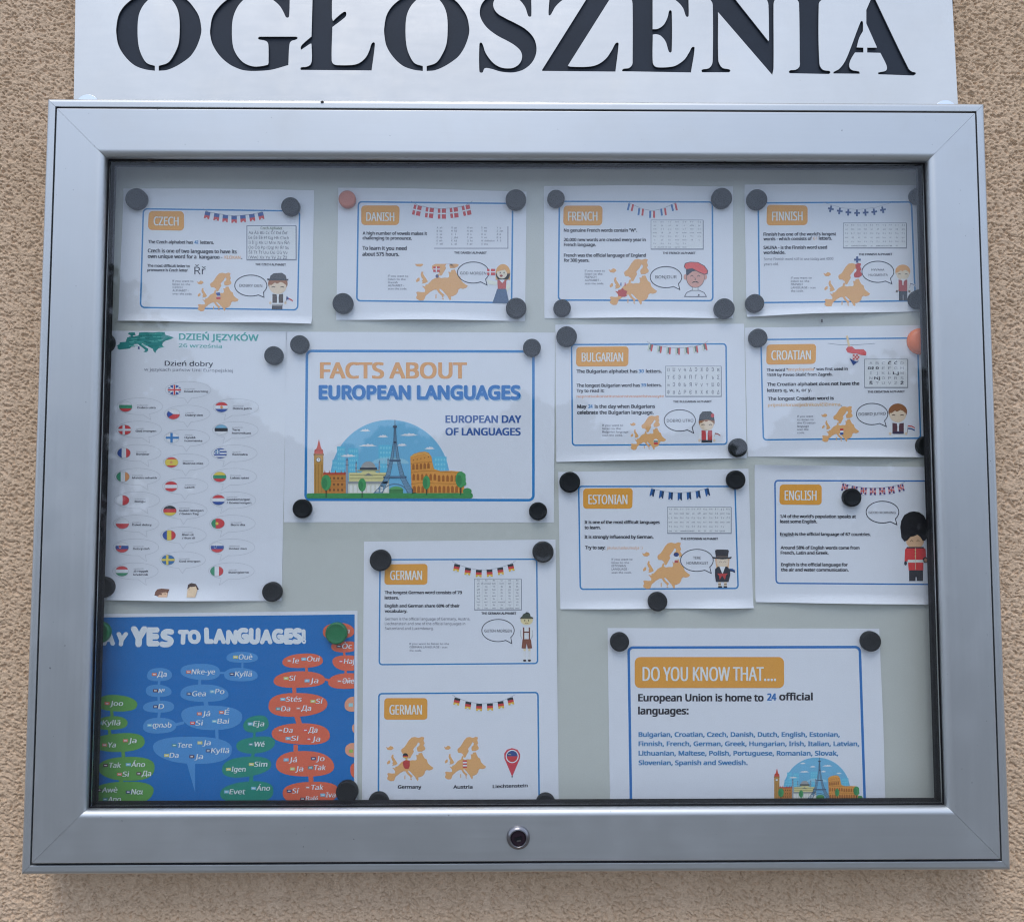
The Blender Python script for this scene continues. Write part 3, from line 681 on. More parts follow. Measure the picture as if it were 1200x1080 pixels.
    def leg(sg):
        o = [(670 + sg * 4, 100), (670 + sg * 8, 200), (670 + sg * 30, 325), (670 + sg * 62, 430), (670 + sg * 100, 495), (670 + sg * 142, 540)]
        i = [(670 + sg * 92, 540), (670 + sg * 66, 500), (670 + sg * 36, 440), (670 + sg * 14, 332), (670 + sg * 1, 210), (670, 100)]
        s.poly(P, o + i, (112, 150, 186), 4)
        s.stroke(P, o, 4, TC, 5); s.stroke(P, i, 3, TC, 5)
        for k in range(11):
            y = 345 + k * 18; t = min(1, (y - 325) / 215); xo = np.interp(y, [325, 430, 495, 540], [30, 62, 100, 142]); xi = np.interp(y, [332, 440, 500, 540], [14, 36, 66, 92])
            s.stroke(P, [(670 + sg * xo, y), (670 + sg * xi, y)], 2, TC, 5.4); s.stroke(P, [(670 + sg * xo, y), (670 + sg * xi, y - 16)], 1.6, TC, 5.5)
    leg(-1); leg(1)
    for y in range(130, 325, 12): s.stroke(P, [(670 - 4 - (y - 100) * .11, y), (670 + 4 + (y - 100) * .11, y)], 2, TC, 5)
    s.stroke(P, [(670, 64), (670, 100)], 4, (70, 86, 112), 5); s.ell(P, 670, 108, 14, 10, (66, 78, 104), 6, 14); s.ell(P, 670, 208, 9, 6, (66, 78, 104), 6, 12)
    for y, w in ((325, 36), (430, 74)): s.rect(P, 670 - w, y - 6, 670 + w, y + 6, (54, 76, 112), 6); s.rect(P, 670 - w * .9, y - 2, 670 + w * .9, y, (130, 160, 190), 6.4)
    s.stroke(P, [(670 - 80 * math.cos(math.radians(a)), 540 - 66 * math.sin(math.radians(a))) for a in range(0, 181, 12)], 5, TC, 5.2)
    s.ell(P, 678, 512, 44, 22, (92, 158, 104), 6, 20, 180, 360); s.rect(P, 634, 510, 722, 540, (70, 128, 84), 6)
    # round arena
    s.poly(P, [(768, 300), (790, 282), (825, 271), (862, 267), (886, 276), (903, 300), (910, 340), (920, 378), (960, 392), (1030, 390), (1085, 394), (1108, 412), (1114, 532), (778, 534)], (206, 146, 76), 4)
    s.stroke(P, [(768, 300), (800, 287), (862, 277), (892, 292)], 4, (226, 176, 110), 5)
    for y in (340, 396, 470): s.stroke(P, [(772, y + 6), (840, y - 4), (905, y - 6 if y < 400 else y)] + ([(1000, y + 2), (1110, y + 8)] if y > 390 else []), 4, (176, 116, 58), 5)
    for i in range(5): s.ell(P, 788 + i * 24, 362 - i * 2, 8, 16, (156, 98, 52), 6, 12); s.rect(P, 780 + i * 24, 362 - i * 2, 796 + i * 24, 384 - i * 2, (156, 98, 52), 6.1)
    for i in range(5): s.ell(P, 788 + i * 24, 322 - i * 5, 3.5, 5, (156, 98, 52), 6, 8)
    for i in range(12): s.ell(P, 790 + i * 27, 424 + (i > 5) * 8, 8, 15, (160, 98, 50), 6, 12); s.rect(P, 782 + i * 27, 424 + (i > 5) * 8, 798 + i * 27, 450 + (i > 5) * 8, (160, 98, 50), 6.1)
    for i in range(12): s.ell(P, 794 + i * 27, 500, 9, 14, (160, 98, 50), 6, 12); s.rect(P, 785 + i * 27, 500, 803 + i * 27, 530, (160, 98, 50), 6.1)
    # ground and trees
    s.poly(P, s.rquad([(104, 534), (1168, 532), (1168, 566), (104, 566)], 15), (66, 138, 88), 7)
    s.ell(P, 1132, 520, 28, 20, (66, 138, 88), 6.9)
    for x, y, rx, ry in ((230, 465, 32, 50), (460, 480, 25, 42), (871, 465, 24, 44), (1090, 446, 33, 52)):
        s.rect(P, x - 3, y, x + 3, 562 if x < 500 else 545, (50, 66, 60), 8); s.ell(P, x, y, rx, ry, (72, 148, 98), 8.5, 18); s.ell(P, x - rx * .3, y + ry * .1, rx * .55, ry * .7, (60, 128, 86), 9, 14)
    if True: s.ell(P, 1108, 420, 14, 16, (72, 148, 98), 8.6, 12); s.ell(P, 1112, 470, 14, 16, (72, 148, 98), 8.6, 12)
NOTE = lambda lang: [('If you want to', 100), ('listen to the', 90), (lang, 56), ('ALPHABET -', 80), ('scan the code.', 95)]

def zc(ox, oy, k, pts): return [(ox + x * k, oy + y * k) for x, y in pts]

# ---- CZECH
s = Sheet('czech_notice', zc(110,180,.24167,[(145,172),(1068,180),(1057,828),(118,812)]), 'white sheet headed CZECH with bowler-hatted figure, in the top row', lifts=[('b',.8,.25,.003),('b',.2,.2,.002),('t',.5,.5,.0015)])
s.view(110,180,.24167,.012); s.border([(240,268),(998,279),(988,758),(226,746)], 7, 20)
badge(s, [(266,278),(437,280),(437,374),(262,370)], 'CZECH', 291,348,410,42)
s.text('The Czech alphabet has', 264,435,480,15); s.text('42', 488,437,506,15,BLUE); s.text('letters.', 517,438,582,15)
s.text('Czech is one of two languages to have its', 262,479,692,17); s.text('own unique word for a  kangaroo -', 262,506,622,17)
s.text('KLOKAN', 634,510,710,15,TAN,.03); s.text('.', 715,511,719,15)
s.text('The most difficult letter to', 260,549,464,12.5); s.text('pronounce is Czech letter', 260,570,455,12.5)
s.text('Řř', 487,585,543,36,TXT,.0,res=4)
scan_note(s, [('If you want to', 102), ('listen to the', 86), ('CZECH', 48), ('ALPHABET -', 78), ('over the code.', 96)], 381, 622, 15.5, 10)
bunting(s, [553,597,638,680,722,765,807],[283,291,298,302,299,294,286],26,34,'cz')
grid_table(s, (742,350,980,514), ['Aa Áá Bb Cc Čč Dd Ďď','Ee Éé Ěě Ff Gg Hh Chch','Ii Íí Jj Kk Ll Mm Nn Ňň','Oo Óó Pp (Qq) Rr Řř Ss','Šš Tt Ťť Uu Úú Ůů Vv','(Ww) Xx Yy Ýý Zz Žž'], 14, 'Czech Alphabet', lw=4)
s.text('THE CZECH ALPHABET', 783,542,931,10,part='alphabet_table')
tr = europe(s, 498,577,702,765); s.poly('europe_map', [(590,676),(610,672),(614,690),(600,692)], B_, 4); s.rect('europe_map', 594,694,614,706,R_,4); s.rect('europe_map', 594,690,614,694,W_,4.5)
bubble(s, 761,640,78,51,(825,697)); s.text('DOBRY DEN', 706,646,816,13,TXT,.0,'speech_bubble',4)
kid(s, 892,640,45,42); s.poly('cartoon_figure',[(852,610),(856,592),(872,580),(912,578),(930,590),(935,612)],(66,66,74),6); s.poly('cartoon_figure',[(840,606),(944,608),(942,615),(842,615)],(52,52,60),6.5)
torso(s, 866,680,918,724,(222,224,236),(72,62,60)); s.rect('cartoon_figure',866,724,918,732,W_,3.4); s.rect('cartoon_figure',863,738,914,756,(60,60,70),3.6); s.rect('cartoon_figure',864,730,916,738,(150,150,160),3.5)
hand_flag(s, 935,692,30,14,[W_,R_]); s.poly('cartoon_figure',[(935,690),(948,703),(933,710)],B_,6)
s.finish()
# ---- DANISH
s = Sheet('danish_notice', zc(370,190,.225,[(118,136),(1098,155),(1090,828),(107,822)]), 'white sheet headed DANISH with a red bunting, between the Czech and French sheets', lifts=[('b',.5,.3,.0028),('t',.4,.4,.0015)])
s.view(370,190,.225,.006); s.border([(222,207),(1026,216),(1020,732),(214,722)])
badge(s, [(237,226),(437,226),(434,328),(237,328)], 'DANISH', 264,306,408,44)
s.text('A high number of vowels makes it', 245,378,579,16); s.text('challenging to pronounce.', 245,403,500,16)
s.text('To learn it you need', 244,457,473,19); s.text('about 575 hours.', 244,488,434,19)
scan_note(s, [('If you want to', 106), ('listen to the', 92), ('Danish', 50), ('ALPHABET -', 84), ('scan the code.', 100)], 376, 598, 16.5, 11)
bunting(s, [533,595,657,718,780],[226,238,243,238,226],42,52,'dk')
s.rect('alphabet_table', 616,447,1003,451,(120,126,150),1); s.rect('alphabet_table', 999,334,1003,450,(120,126,150),1.5)
for j,(cx,col) in enumerate(zip((630,706,788,862,942),(['A  ah','B  be','C  se','D  de','E  eh','F  eff'],['G  ge','H  hå','I  i','J  jåd','K  kå','L  el'],['M  em','N  en','O  o','P  pe','Q  ku','R  ær'],['S  es','T  te','U  u','V  ve','W  dobbeltve','X  eks'],['Y  y','Z  zet','Æ  æ','Ø  ø','Å  å']))):
    for i,t in enumerate(col): s.text(t, cx,346+i*17,cx+8*len(t)*.72,9,(90,96,116),0,'alphabet_table',3)
s.text('THE DANISH ALPHABET', 722,477,890,11,part='alphabet_table')
europe(s, 515,468,792,722,crop=530); s.rect('europe_map',612,544,646,572,R_,4); s.rect('europe_map',612,555,646,560,W_,5); s.rect('europe_map',625,544,631,572,W_,5.2); s.ell('europe_map',632,594,8,9,(80,80,120),4)
bubble(s, 820,575,82,55,(892,640)); s.text('GOD MORGEN', 752,585,888,14,TXT,.0,'speech_bubble',4)
P='cartoon_figure'
s.rect(P,893,556,934,588,R_,5); s.rect(P,893,569,934,575,W_,6); s.rect(P,905,556,912,588,W_,6.2)
s.ell(P,975,577,38,46,(226,160,104),4); s.rect(P,937,580,1012,612,(226,160,104),4); s.ell(P,970,580,27,27,(226,202,194),5); s.poly(P,[(942,570),(965,545),(1000,560),(1003,585),(985,560),(960,566)],(226,160,104),6)
s.ell(P,961,576,3,4,K_,7,8); s.ell(P,981,576,3,4,K_,7,8); s.ell(P,966,592,8,6,(150,60,60),7,12)
s.poly(P,[(905,615),(890,610),(898,634),(938,642),(950,625)],(238,222,216),4.4); s.poly(P,[(946,614),(993,614),(990,660),(948,660)],(176,82,82),6); s.poly(P,[(955,612),(985,612),(972,630)],W_,7)
s.poly(P,[(1003,620),(1014,650),(1000,672),(965,668),(990,655)],(238,222,216),5.5); s.poly(P,[(945,660),(992,660),(1008,736),(920,734)],(72,96,136),6)
s.finish()
# ---- FRENCH
s = Sheet('french_notice', zc(620,190,.225,[(78,125),(1062,128),(1062,815),(80,813)]), 'white sheet headed FRENCH showing a moustached figure in a red beret', lifts=[('b',.55,.35,.0025),('t',.5,.3,.0015)])
s.view(620,190,.225,0); s.border([(158,205),(955,208),(957,722),(153,718)])
badge(s, [(180,227),(383,227),(381,330),(178,330)], 'FRENCH', 204,305,355,46)
s.text('No genuine French words contain "W".', 182,363,562,16); s.text('20.000 new words are created every year in', 182,412,607,16); s.text('French language.', 182,438,348,16)
s.text('French was the official language of England', 182,493,608,16); s.text('for 300 years.', 182,519,313,16)
scan_note(s, [('If you want to', 106), ('listen to the', 92), ('FRENCH', 60), ('ALPHABET -', 84), ('scan the code.', 100)], 290, 571, 16.5, 11)
bunting(s, [532,584,641,698,752],[218,242,255,242,218],30,36,'fr')
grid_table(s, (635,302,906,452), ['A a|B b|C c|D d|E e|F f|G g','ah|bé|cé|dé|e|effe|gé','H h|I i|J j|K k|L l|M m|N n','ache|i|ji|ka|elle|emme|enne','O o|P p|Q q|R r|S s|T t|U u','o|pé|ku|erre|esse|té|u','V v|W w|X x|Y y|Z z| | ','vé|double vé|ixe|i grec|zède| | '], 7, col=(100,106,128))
s.text('THE FRENCH ALPHABET', 697,479,867,11,part='alphabet_table')
europe(s, 413,503,667,745,'fr'); s.rect('europe_map',476,628,481,644,B_,4); s.rect('europe_map',498,628,503,644,R_,4)
bubble(s, 713,599,82,55,(785,664)); s.text('BONJOUR', 658,606,769,16,TXT,.0,'speech_bubble',4)
for c,(a,b,rx,ry) in (((196,150,146),(866,602,49,53)),):
    s.ell(P,815,598,10,15,c,3,14); s.ell(P,917,598,10,15,c,3,14); s.ell(P,866,602,48,53,(60,64,84),3.5); s.ell(P,866,602,46,51,c,4)
s.rect(P,850,650,880,672,W_,3); s.stroke(P,[(850,650),(850,668)],2.5,(70,74,96),4); s.stroke(P,[(880,650),(880,668)],2.5,(70,74,96),4)
s.poly(P,[(818,585),(818,560),(850,548),(895,560),(850,570),(825,590)],(60,64,84),5)
s.stroke(P,[(810,700),(820,680),(845,668),(887,668),(912,680),(924,700)],3,(60,64,84),4,True); s.ell(P,884,692,4,5,K_,5,8)
s.poly(P,[(806,545),(812,526),(838,519),(880,521),(915,540),(932,565),(930,582),(912,586),(885,575),(850,556),(820,560)],(60,64,84),6); s.poly(P,[(809,545),(815,529),(838,522),(880,524),(912,542),(929,566),(927,579),(912,583),(885,572),(850,553),(820,557)],(208,92,92),6.5)
for x in (848,883): s.stroke(P,[(x-8,596),(x,589),(x+8,596)],2.5,(60,64,84),6)
s.stroke(P,[(863,602),(868,612),(862,613)],2,(60,64,84),6); s.poly(P,[(846,630),(858,620),(866,622),(874,620),(886,630),(866,625)],(70,56,60),6)
s.finish()
# ---- FINNISH
s = Sheet('finnish_notice', zc(860,190,.225,[(55,120),(1030,122),(1042,775),(66,808)]), 'white sheet headed FINNISH with blue cross bunting, at the end of the top row', lifts=[('b',.35,.3,.004),('t',.3,.3,.0015)])
s.view(860,190,.225,-.006); s.border([(127,213),(925,208),(945,722),(133,732)])
badge(s, [(172,222),(384,226),(384,328),(170,330)], 'FINNISH', 200,305,357,46)
s.text("Finnish has one of the world's longest", 155,384,532,16); s.text('words - which consists of', 155,408,406,16); s.text('61', 413,405,433,15,TAN,.0); s.text('letters.', 443,405,511,16)
s.text('SAUNA - is the Finnish word used', 155,453,485,16); s.text('worldwide.', 155,479,268,16)
s.text('Some Finnish word still in use today are 4000', 156,512,518,14,(80,84,104),0); s.text('years old.', 156,538,234,14,(80,84,104),0)
scan_note(s, [('If you want to', 108), ('listen to the', 96), ('FINNISH', 60), ('LANGUAGE - scan', 128), ('the code.', 66)], 297, 608, 17, 11)
bunting(s, [509,554,598,642,685,729,773],[227,238,245,248,246,242,232],30,34,'fi',False)
s.stroke('bunting',[(465,210),(560,238),(642,248),(740,236),(820,212)],1.4,(140,150,170),2)
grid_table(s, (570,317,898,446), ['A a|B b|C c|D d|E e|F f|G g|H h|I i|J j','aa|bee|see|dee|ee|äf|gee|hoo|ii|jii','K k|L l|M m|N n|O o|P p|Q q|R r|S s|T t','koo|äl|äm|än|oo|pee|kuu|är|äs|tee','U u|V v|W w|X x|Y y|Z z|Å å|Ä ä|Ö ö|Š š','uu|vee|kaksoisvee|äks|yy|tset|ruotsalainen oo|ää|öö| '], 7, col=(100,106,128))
s.text('THE FINNISH ALPHABET', 651,486,825,11,part='alphabet_table')
europe(s, 465,525,710,755,'fi'); s.rect('europe_map',626,503,661,513,(60,80,136),4); s.rect('europe_map',637,491,648,524,(60,80,136),4.2)
bubble(s, 750,571,83,55,(823,634)); s.text('HYVAAA', 716,566,784,11,TXT,0,'speech_bubble',4); s.text('HUOMENTA', 702,594,802,12,TXT,0,'speech_bubble',4)
kid(s, 880,577,37,38,(224,160,110),(226,200,190)); torso(s, 858,612,903,672,(205,208,220),(160,70,74)); s.rect(P,858,640,903,672,(160,76,80),4.5); torso(s,858,672,905,673,(58,62,76),None,(58,62,76),722)
s.poly(P,[(868,608),(896,608),(882,626)],W_,6); hand_flag(s, 920,628,26,12,[W_,B_,W_])
s.finish()
# ---- DZIEN JEZYKOW tall sheet
s = Sheet('greetings_poster', [(112,387.5),(336,388.5),(330,704),(98,702.5)], 'tall white sheet headed DZIEŃ JĘZYKÓW with a teal map and flag bubbles', 'poster', lifts=[('b',.45,.3,.0035)])
s.view(110,370,.2,.006)
TE = (64,156,162)
tm = [(205,98),(240,97),(243,110),(228,116),(232,122),(262,115),(265,98),(300,96),(345,98),(380,95),(415,96),(420,112),(442,118),(470,127),(448,138),(420,146),(405,156),(400,170),(408,184),(380,190),(366,204),(360,218),(350,208),(346,194),(325,184),(300,170),(278,160),(290,176),(318,192),(318,204),(306,214),(290,210),(302,202),(290,190),(268,174),(258,165),(240,166),(225,178),(210,192),(170,196),(150,199),(138,192),(140,180),(132,176),(150,166),(152,155),(188,152),(190,140),(196,126),(215,122),(215,112),(200,106)]
s.poly('europe_map', tm, (44,130,136), 1); s.rect('europe_map',258,180,268,196,(70,90,140),1)
for i in range(60):
    y=100+random.random()*80; x=200+random.random()*190; l=random.uniform(14,40)
    s.rect('europe_map',x,y,min(x+l,440),y+2.6,(96,182,184) if i%2 else (24,100,108),1.5+i*.01)
s.text('DZIEŃ JĘZYKÓW',500,140,963,36,TE,.05,'title_lettering',2,res=4,y1=147); s.text('26 września',498,184,750,22,TE,.03,'title_lettering',2,res=3,y1=190)
s.text('Dzień dobry',416,292,698,28,(44,48,66),.035,'title_lettering',2,res=3,y1=296); s.text('w językach państw Unii Europejskiej',295,322,815,17,(96,102,124),0,'title_lettering',2,y1=330)
def flag_disc(cx, cy, cols, vert=False, rx=39, ry=30, extra=None):
    n=len(cols); N=10
    for i,c in enumerate(cols):
        a,b=-1+2*i/n,-1+2*(i+1)/n; pts=[]
        for k in range(N+1):
            t=a+(b-a)*k/N; w_=math.sqrt(max(0,1-t*t)); pts.append((t,w_))
        pts=pts+[(t,-w_) for t,w_ in reversed(pts)]
        pts=[(cx+t*rx,cy+w_*ry) if vert else (cx+w_*rx,cy+t*ry) for t,w_ in pts]
        s.poly('flag_disc',pts,c,3)
    s.stroke('flag_disc',[(cx+rx*math.cos(a),cy+ry*math.sin(a)) for a in np.linspace(0,2*math.pi,24,endpoint=False)],1.6,(170,176,192),3.6,True)
WH,RD,BL,GN,YL,OR,BK=(222,226,238),(196,74,84),(58,84,160),(66,140,116),(228,192,96),(222,150,110),(52,54,66)
DJ=[((552,434),(472,434),'gb',[('Good morning',529,448,669)],(550,512),'angielski'),
((547,573),(465,576),'cz',[('Dobrý den',537,587,638)],(548,652),'czeski'),((544,715),(460,714),'fi',[('Hyvää',532,718,594),('huomenta',532,737,634)],(542,795),'fiński'),
((541,857),(455,858),[YL,YL],[('Buenos días',522,869,640)],(538,937),'hiszpański'),((269,530),(186,532),[WH,GN,RD],[('Dobro utro',255,543,361)],(332,608),'bułgarski'),
((263,666),(180,668),'dk',[('God morgen',245,680,365)],(328,745),'duński'),((260,803),(176,803),('v',[BL,WH,RD]),[('Bonjour',249,815,326)],(322,883),'francuski'),
((832,535),(748,535),[RD,WH,BL],[('Dobro jutro',815,548,925)],(765,610),'chorwacki'),((829,669),(746,667),[(120,170,210),BK,WH],[('Tere',810,673,856),('hommikust',810,692,920)],(755,748),'estoński'),
((823,805),(741,805),[BL,WH,BL,WH,BL,WH,BL],[('Kaliméra',813,817,900)],(755,885),'grecki'),
((255,942),(170,942),('v',[GN,WH,OR]),[('Maidin mhaith',225,954,368)],(318,1020),'irlandzki'),((535,998),(452,999),[RD,WH,RD],[('Labrīt',533,1010,590)],(533,1077),'łotewski'),
((820,942),(737,943),[YL,GN,RD],[('Labas rytas',800,954,908)],(748,1022),'litewski'),((252,1079),(168,1080),('v',[WH,RD]),[('Bongu',240,1092,301)],(317,1157),'maltański'),
((530,1140),(445,1141),[BK,RD,YL],[('Guten Morgen',500,1145,642),('/ Guten Tag',500,1164,612)],(525,1220),'niemiecki'),((815,1079),(730,1078),[RD,WH,BL],[('Goedemorgen',778,1080,915),('/ Goeiemorgen',778,1100,922)],(742,1157),'niderlandzki'),
((248,1216),(167,1217),[WH,RD],[('Dzień dobry',225,1229,338)],(312,1296),'polski'),((525,1285),(441,1285),('v',[BL,YL,RD]),[('Bien di',517,1287,583),('/ Bun di',517,1306,592)],(523,1365),'rumuński'),
((812,1216),(727,1216),('v',[GN,RD,RD]),[('Bom dia',803,1229,885)],(740,1295),'portugalski'),((246,1355),(165,1356),[WH,BL,RD],[('Dobrý deň',230,1369,325)],(308,1437),'słowacki'),
((520,1429),(435,1429),'se',[('God morgon',500,1442,623)],(518,1508),'szwedzki'),((809,1355),(723,1356),[WH,BL,RD],[('Dober dan',792,1368,895)],(737,1435),'słoweński'),
((243,1495),(164,1495),[RD,WH,GN],[('Jó reggelt',232,1500,318),('kívánok',232,1520,318)],(308,1577),'węgierski'),((806,1494),(720,1495),('v',[GN,WH,RD]),[('Buongiorno',790,1507,908)],(735,1577),'włoski')]
for (cx,cy),(fx,fy),fl,lines,tip,small in DJ:
    s.sfx = '#' + small
    a=math.degrees(math.atan2((tip[1]-cy)/49,(tip[0]-cx)/134)); bubble(s,cx,cy,134,49,tip,a+9,a-9,1.6,(168,174,194),'speech_bubble',2)
    if fl=='gb':
        flag_disc(fx,fy,[BL]); s.stroke('flag_disc',[(fx-30,fy-18),(fx+30,fy+18)],7,WH,4); s.stroke('flag_disc',[(fx-30,fy+18),(fx+30,fy-18)],7,WH,4.2); s.rect('flag_disc',fx-37,fy-8,fx+37,fy+8,WH,4.4); s.rect('flag_disc',fx-8,fy-28,fx+8,fy+28,WH,4.6); s.rect('flag_disc',fx-38,fy-4.5,fx+38,fy+4.5,RD,4.8); s.rect('flag_disc',fx-4.5,fy-29,fx+4.5,fy+29,RD,5)
    elif fl=='cz': flag_disc(fx,fy,[WH,RD]); s.poly('flag_disc',[(fx-30,fy-19),(fx,fy),(fx-30,fy+19),(fx-38,fy)],BL,4)
    elif fl in ('fi','dk','se'):
        b,c={'fi':(WH,(60,120,190)),'dk':(RD,WH),'se':((60,110,170),YL)}[fl]; flag_disc(fx,fy,[b]); s.rect('flag_disc',fx-38,fy-6,fx+38,fy+6,c,4); s.rect('flag_disc',fx-12,fy-28,fx+2,fy+28,c,4.2)
    elif isinstance(fl,tuple): flag_disc(fx,fy,fl[1],True)
    else:
        flag_disc(fx,fy,fl)
        if small=='hiszpański': s.ell('flag_disc',fx,fy,37,28,YL,3.9); s.poly('flag_disc',[(fx-31,fy-18),(fx-18,fy-26),(fx,fy-30),(fx+18,fy-26),(fx+31,fy-18)],RD,4); s.poly('flag_disc',[(fx-31,fy+18),(fx-18,fy+26),(fx,fy+30),(fx+18,fy+26),(fx+31,fy+18)],RD,4); s.ell('flag_disc',fx-2,fy,8,8,OR,4.4,10)
        if small in ('słowacki','słoweński'): s.ell('flag_disc',fx-12,fy-4,8,10,WH,4.4,10); s.ell('flag_disc',fx-12,fy-4,6,8,RD if small=='słowacki' else BL,4.8,10)
        if small=='chorwacki': s.ell('flag_disc',fx,fy,8,9,OR,4.4,10)
        if small=='grecki': s.rect('flag_disc',fx-30,fy-20,fx-4,fy+2,(70,120,180),4.2); s.rect('flag_disc',fx-19,fy-22,fx-14,fy+2,WH,4.6); s.rect('flag_disc',fx-32,fy-11,fx-4,fy-7,WH,4.8)
    if small=='portugalski': s.ell('flag_disc',fx-6,fy,9,9,YL,4.4,10)
    s.text(small,lines[0][1],lines[0][2]-16,lines[0][1]+min(62,8.2*len(small)),7,(140,146,164),0,'greeting_text',3,y1=lines[0][2]-16)
    for t,x,y,x1 in lines: s.text(t,x,y,x1,10.5,(52,56,74),.05,'greeting_text',3,y1=y)
s.sfx = ''
P='cartoon_head'
s.poly(P,[(362,1645),(364,1615),(375,1600),(400,1596),(446,1600),(440,1620),(441,1644)],(112,76,66),2); s.poly(P,[(385,1645),(392,1622),(420,1612),(438,1622),(440,1645)],(226,176,156),3); s.stroke(P,[(414,1624),(430,1626)],3,(60,44,44),4); s.stroke(P,[(402,1616),(440,1613)],6,(112,76,66),4)
s.sfx='#2'; s.poly(P,[(554,1645),(552,1600),(562,1575),(600,1580),(610,1605),(603,1645)],(228,188,168),2); s.poly(P,[(550,1600),(552,1575),(570,1564),(598,1570),(618,1600),(606,1604),(598,1584),(565,1588)],(74,58,58),3)
for x in (565,592): s.stroke(P,[(x-7,1602),(x+7,1602)],3,(70,54,54),4)
s.stroke(P,[(578,1606),(574,1620),(582,1621)],2,(190,140,120),4); s.stroke(P,[(570,1632),(588,1632)],2.5,(150,80,80),4)
s.finish()
# ---- FACTS ABOUT EUROPEAN LANGUAGES
s = Sheet('facts_poster', zc(330,370,.275,[(20,68),(1165,72),(1160,880),(9,879)]), 'large white sheet titled FACTS ABOUT EUROPEAN LANGUAGES with city drawing', 'poster', lifts=[('r',.6,.2,.001)])
s.view(330,370,.275,.001); s.border([(108,150),(1073,152),(1073,785),(102,783)], 11, 20, (46,122,194))
T='title_lettering'
s.text('FACTS ABOUT',167,265,786,65,(212,154,100),.06,T,2,res=5)
s.text('EUROPEAN LANGUAGES',168,358.5,1019,54,(160,188,224),.06,T,2,res=4,many=True); s.text('EUROPEAN LANGUAGES',162,353,1014,54,(28,108,188),.085,T,3,res=4,many=True)
s.text('EUROPEAN DAY',700,455,1020,30,(52,88,160),.06,T,2,res=4); s.text('OF LANGUAGES',700,508,1017,30,(52,88,160),.06,T,2,res=4)
s.view(340,480,.18333); cityscape(s)
s.finish()
# ---- BULGARIAN
s = Sheet('bulgarian_notice', zc(640,370,.20833,[(52,50),(1114,45),(1128,800),(57,822)]), 'white sheet headed BULGARIAN with figure in a red vest, under the French sheet', lifts=[('b',.5,.35,.003)])
s.view(640,370,.20833,-.003); s.border([(143,162),(1012,158),(1017,722),(148,728)])
badge(s, [(170,175),(464,172),(462,284),(168,285)], 'BULGARIAN', 201,258,432,50)
s.text('The Bulgarian alphabet has',172,321,513,18); s.text('30',521,320,549,18,BLUE,.05); s.text('letters.',562,320,650,18)
s.text('The longest Bulgarian word has',172,400,527,17); s.text('39',535,398,561,17,BLUE,.05); s.text('letters.',570,398,650,17); s.text('Try to read it:',172,430,326,17)
s.text('neprotivokonstitutsionstvuvatelstvuvayte',172,460,662,14,(214,148,110),.03)
s.text('May',176,519,226,19); s.text('24',238,519,261,19,BLUE); s.text('is the day when Bulgarians',274,519,612,19); s.text('celebrate the Bulgarian language.',176,553,604,19)
scan_note(s, [('If you want to', 118), ('listen to the', 104), ('Bulgarian language', 146), ('scan the code.', 114)], 316, 621, 18.5, 12)
bunting(s,[590,640,689,739,788,838,887],[160,170,178,181,178,171,158],26,38,'bg')
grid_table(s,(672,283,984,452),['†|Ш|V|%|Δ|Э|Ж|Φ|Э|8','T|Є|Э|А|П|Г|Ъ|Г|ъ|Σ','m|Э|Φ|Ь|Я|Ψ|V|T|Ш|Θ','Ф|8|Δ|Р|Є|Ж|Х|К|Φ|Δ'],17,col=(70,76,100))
s.text('THE BULGARIAN ALPHABET',715,488,931,11,part='alphabet_table')
europe(s,470,560,675,755); s.ell('europe_map',617,705,13,13,W_,4); s.rect('europe_map',606,702,628,710,(90,110,105),5); s.rect('europe_map',607,712,628,722,R_,5)
bubble(s,752,588,88,60,(830,659)); s.text('DOBRO UTRO',679,597,828,16,TXT,0,'speech_bubble',4)
P='cartoon_figure'
kid(s,903,605,43,42); s.poly(P,[(858,590),(864,556),(880,538),(925,536),(942,552),(948,590),(905,582)],(58,60,68),6); s.ell(P,936,560,10,12,(180,60,70),7,10)
torso(s,874,643,934,700,(222,220,232),(176,66,74)); s.rect(P,874,698,934,712,(50,52,64),4.6); hand_flag(s,952,655,28,10,[W_,(80,110,100),R_]); s.finish()
# ---- CROATIAN
s = Sheet('croatian_notice', zc(860,370,.20833,[(62,68),(1110,52),(1118,796),(78,792)]), 'white sheet headed CROATIAN with hearts pegged on a string', lifts=[('b',.6,.3,.003)])
s.view(860,370,.20833,-.010); s.border([(152,134),(1033,125),(1050,688),(166,697)])
badge(s, [(184,162),(463,158),(460,270),(182,275)], 'CROATIAN', 212,248,432,52)
s.text('The word "',185,312,303,15.5); s.text('encyclopedia',303,309,450,15.5,TAN,.03); s.text('" was first used in',450,307,640,15.5); s.text('1559 by Pavao Skalić from Zagreb.',187,340,554,15.5)
s.text('The Croatian alphabet does not have the',188,394,705,18); s.text('letters q, w, x, or y.',188,428,437,18)
s.text('The longest Croatian word is',192,475,561,18); s.text('prijestolonasljednikovičičinima',192,510,598,17,(214,170,120),.03); s.text('.',602,506,606,17)
scan_note(s, [('If you want', 90), ('to listen to', 92), ('the Croatian', 102), ('language', 66), ('scan the', 64), ('code.', 42)], 356, 571, 18.3, 12)
s.stroke('bunting',[(528,155),(600,164),(680,164),(795,156)],2,(100,110,130),2); s.stroke('bunting',[(636,112),(648,172)],12,(222,190,160),3)
s.poly('bunting',[(630,188),(640,175),(665,172),(682,188),(700,188),(730,188),(746,205),(744,222),(715,220),(690,212),(670,212),(640,206)],(200,66,66),4); s.poly('bunting',[(668,212),(705,222),(700,252),(665,245)],(224,196,206),4.4)
for i in range(4):
    for j in range(3):
        if (i+j)%2==0: s.rect('bunting',670+i*9,217+j*10,679+i*9,227+j*10,R_,5)
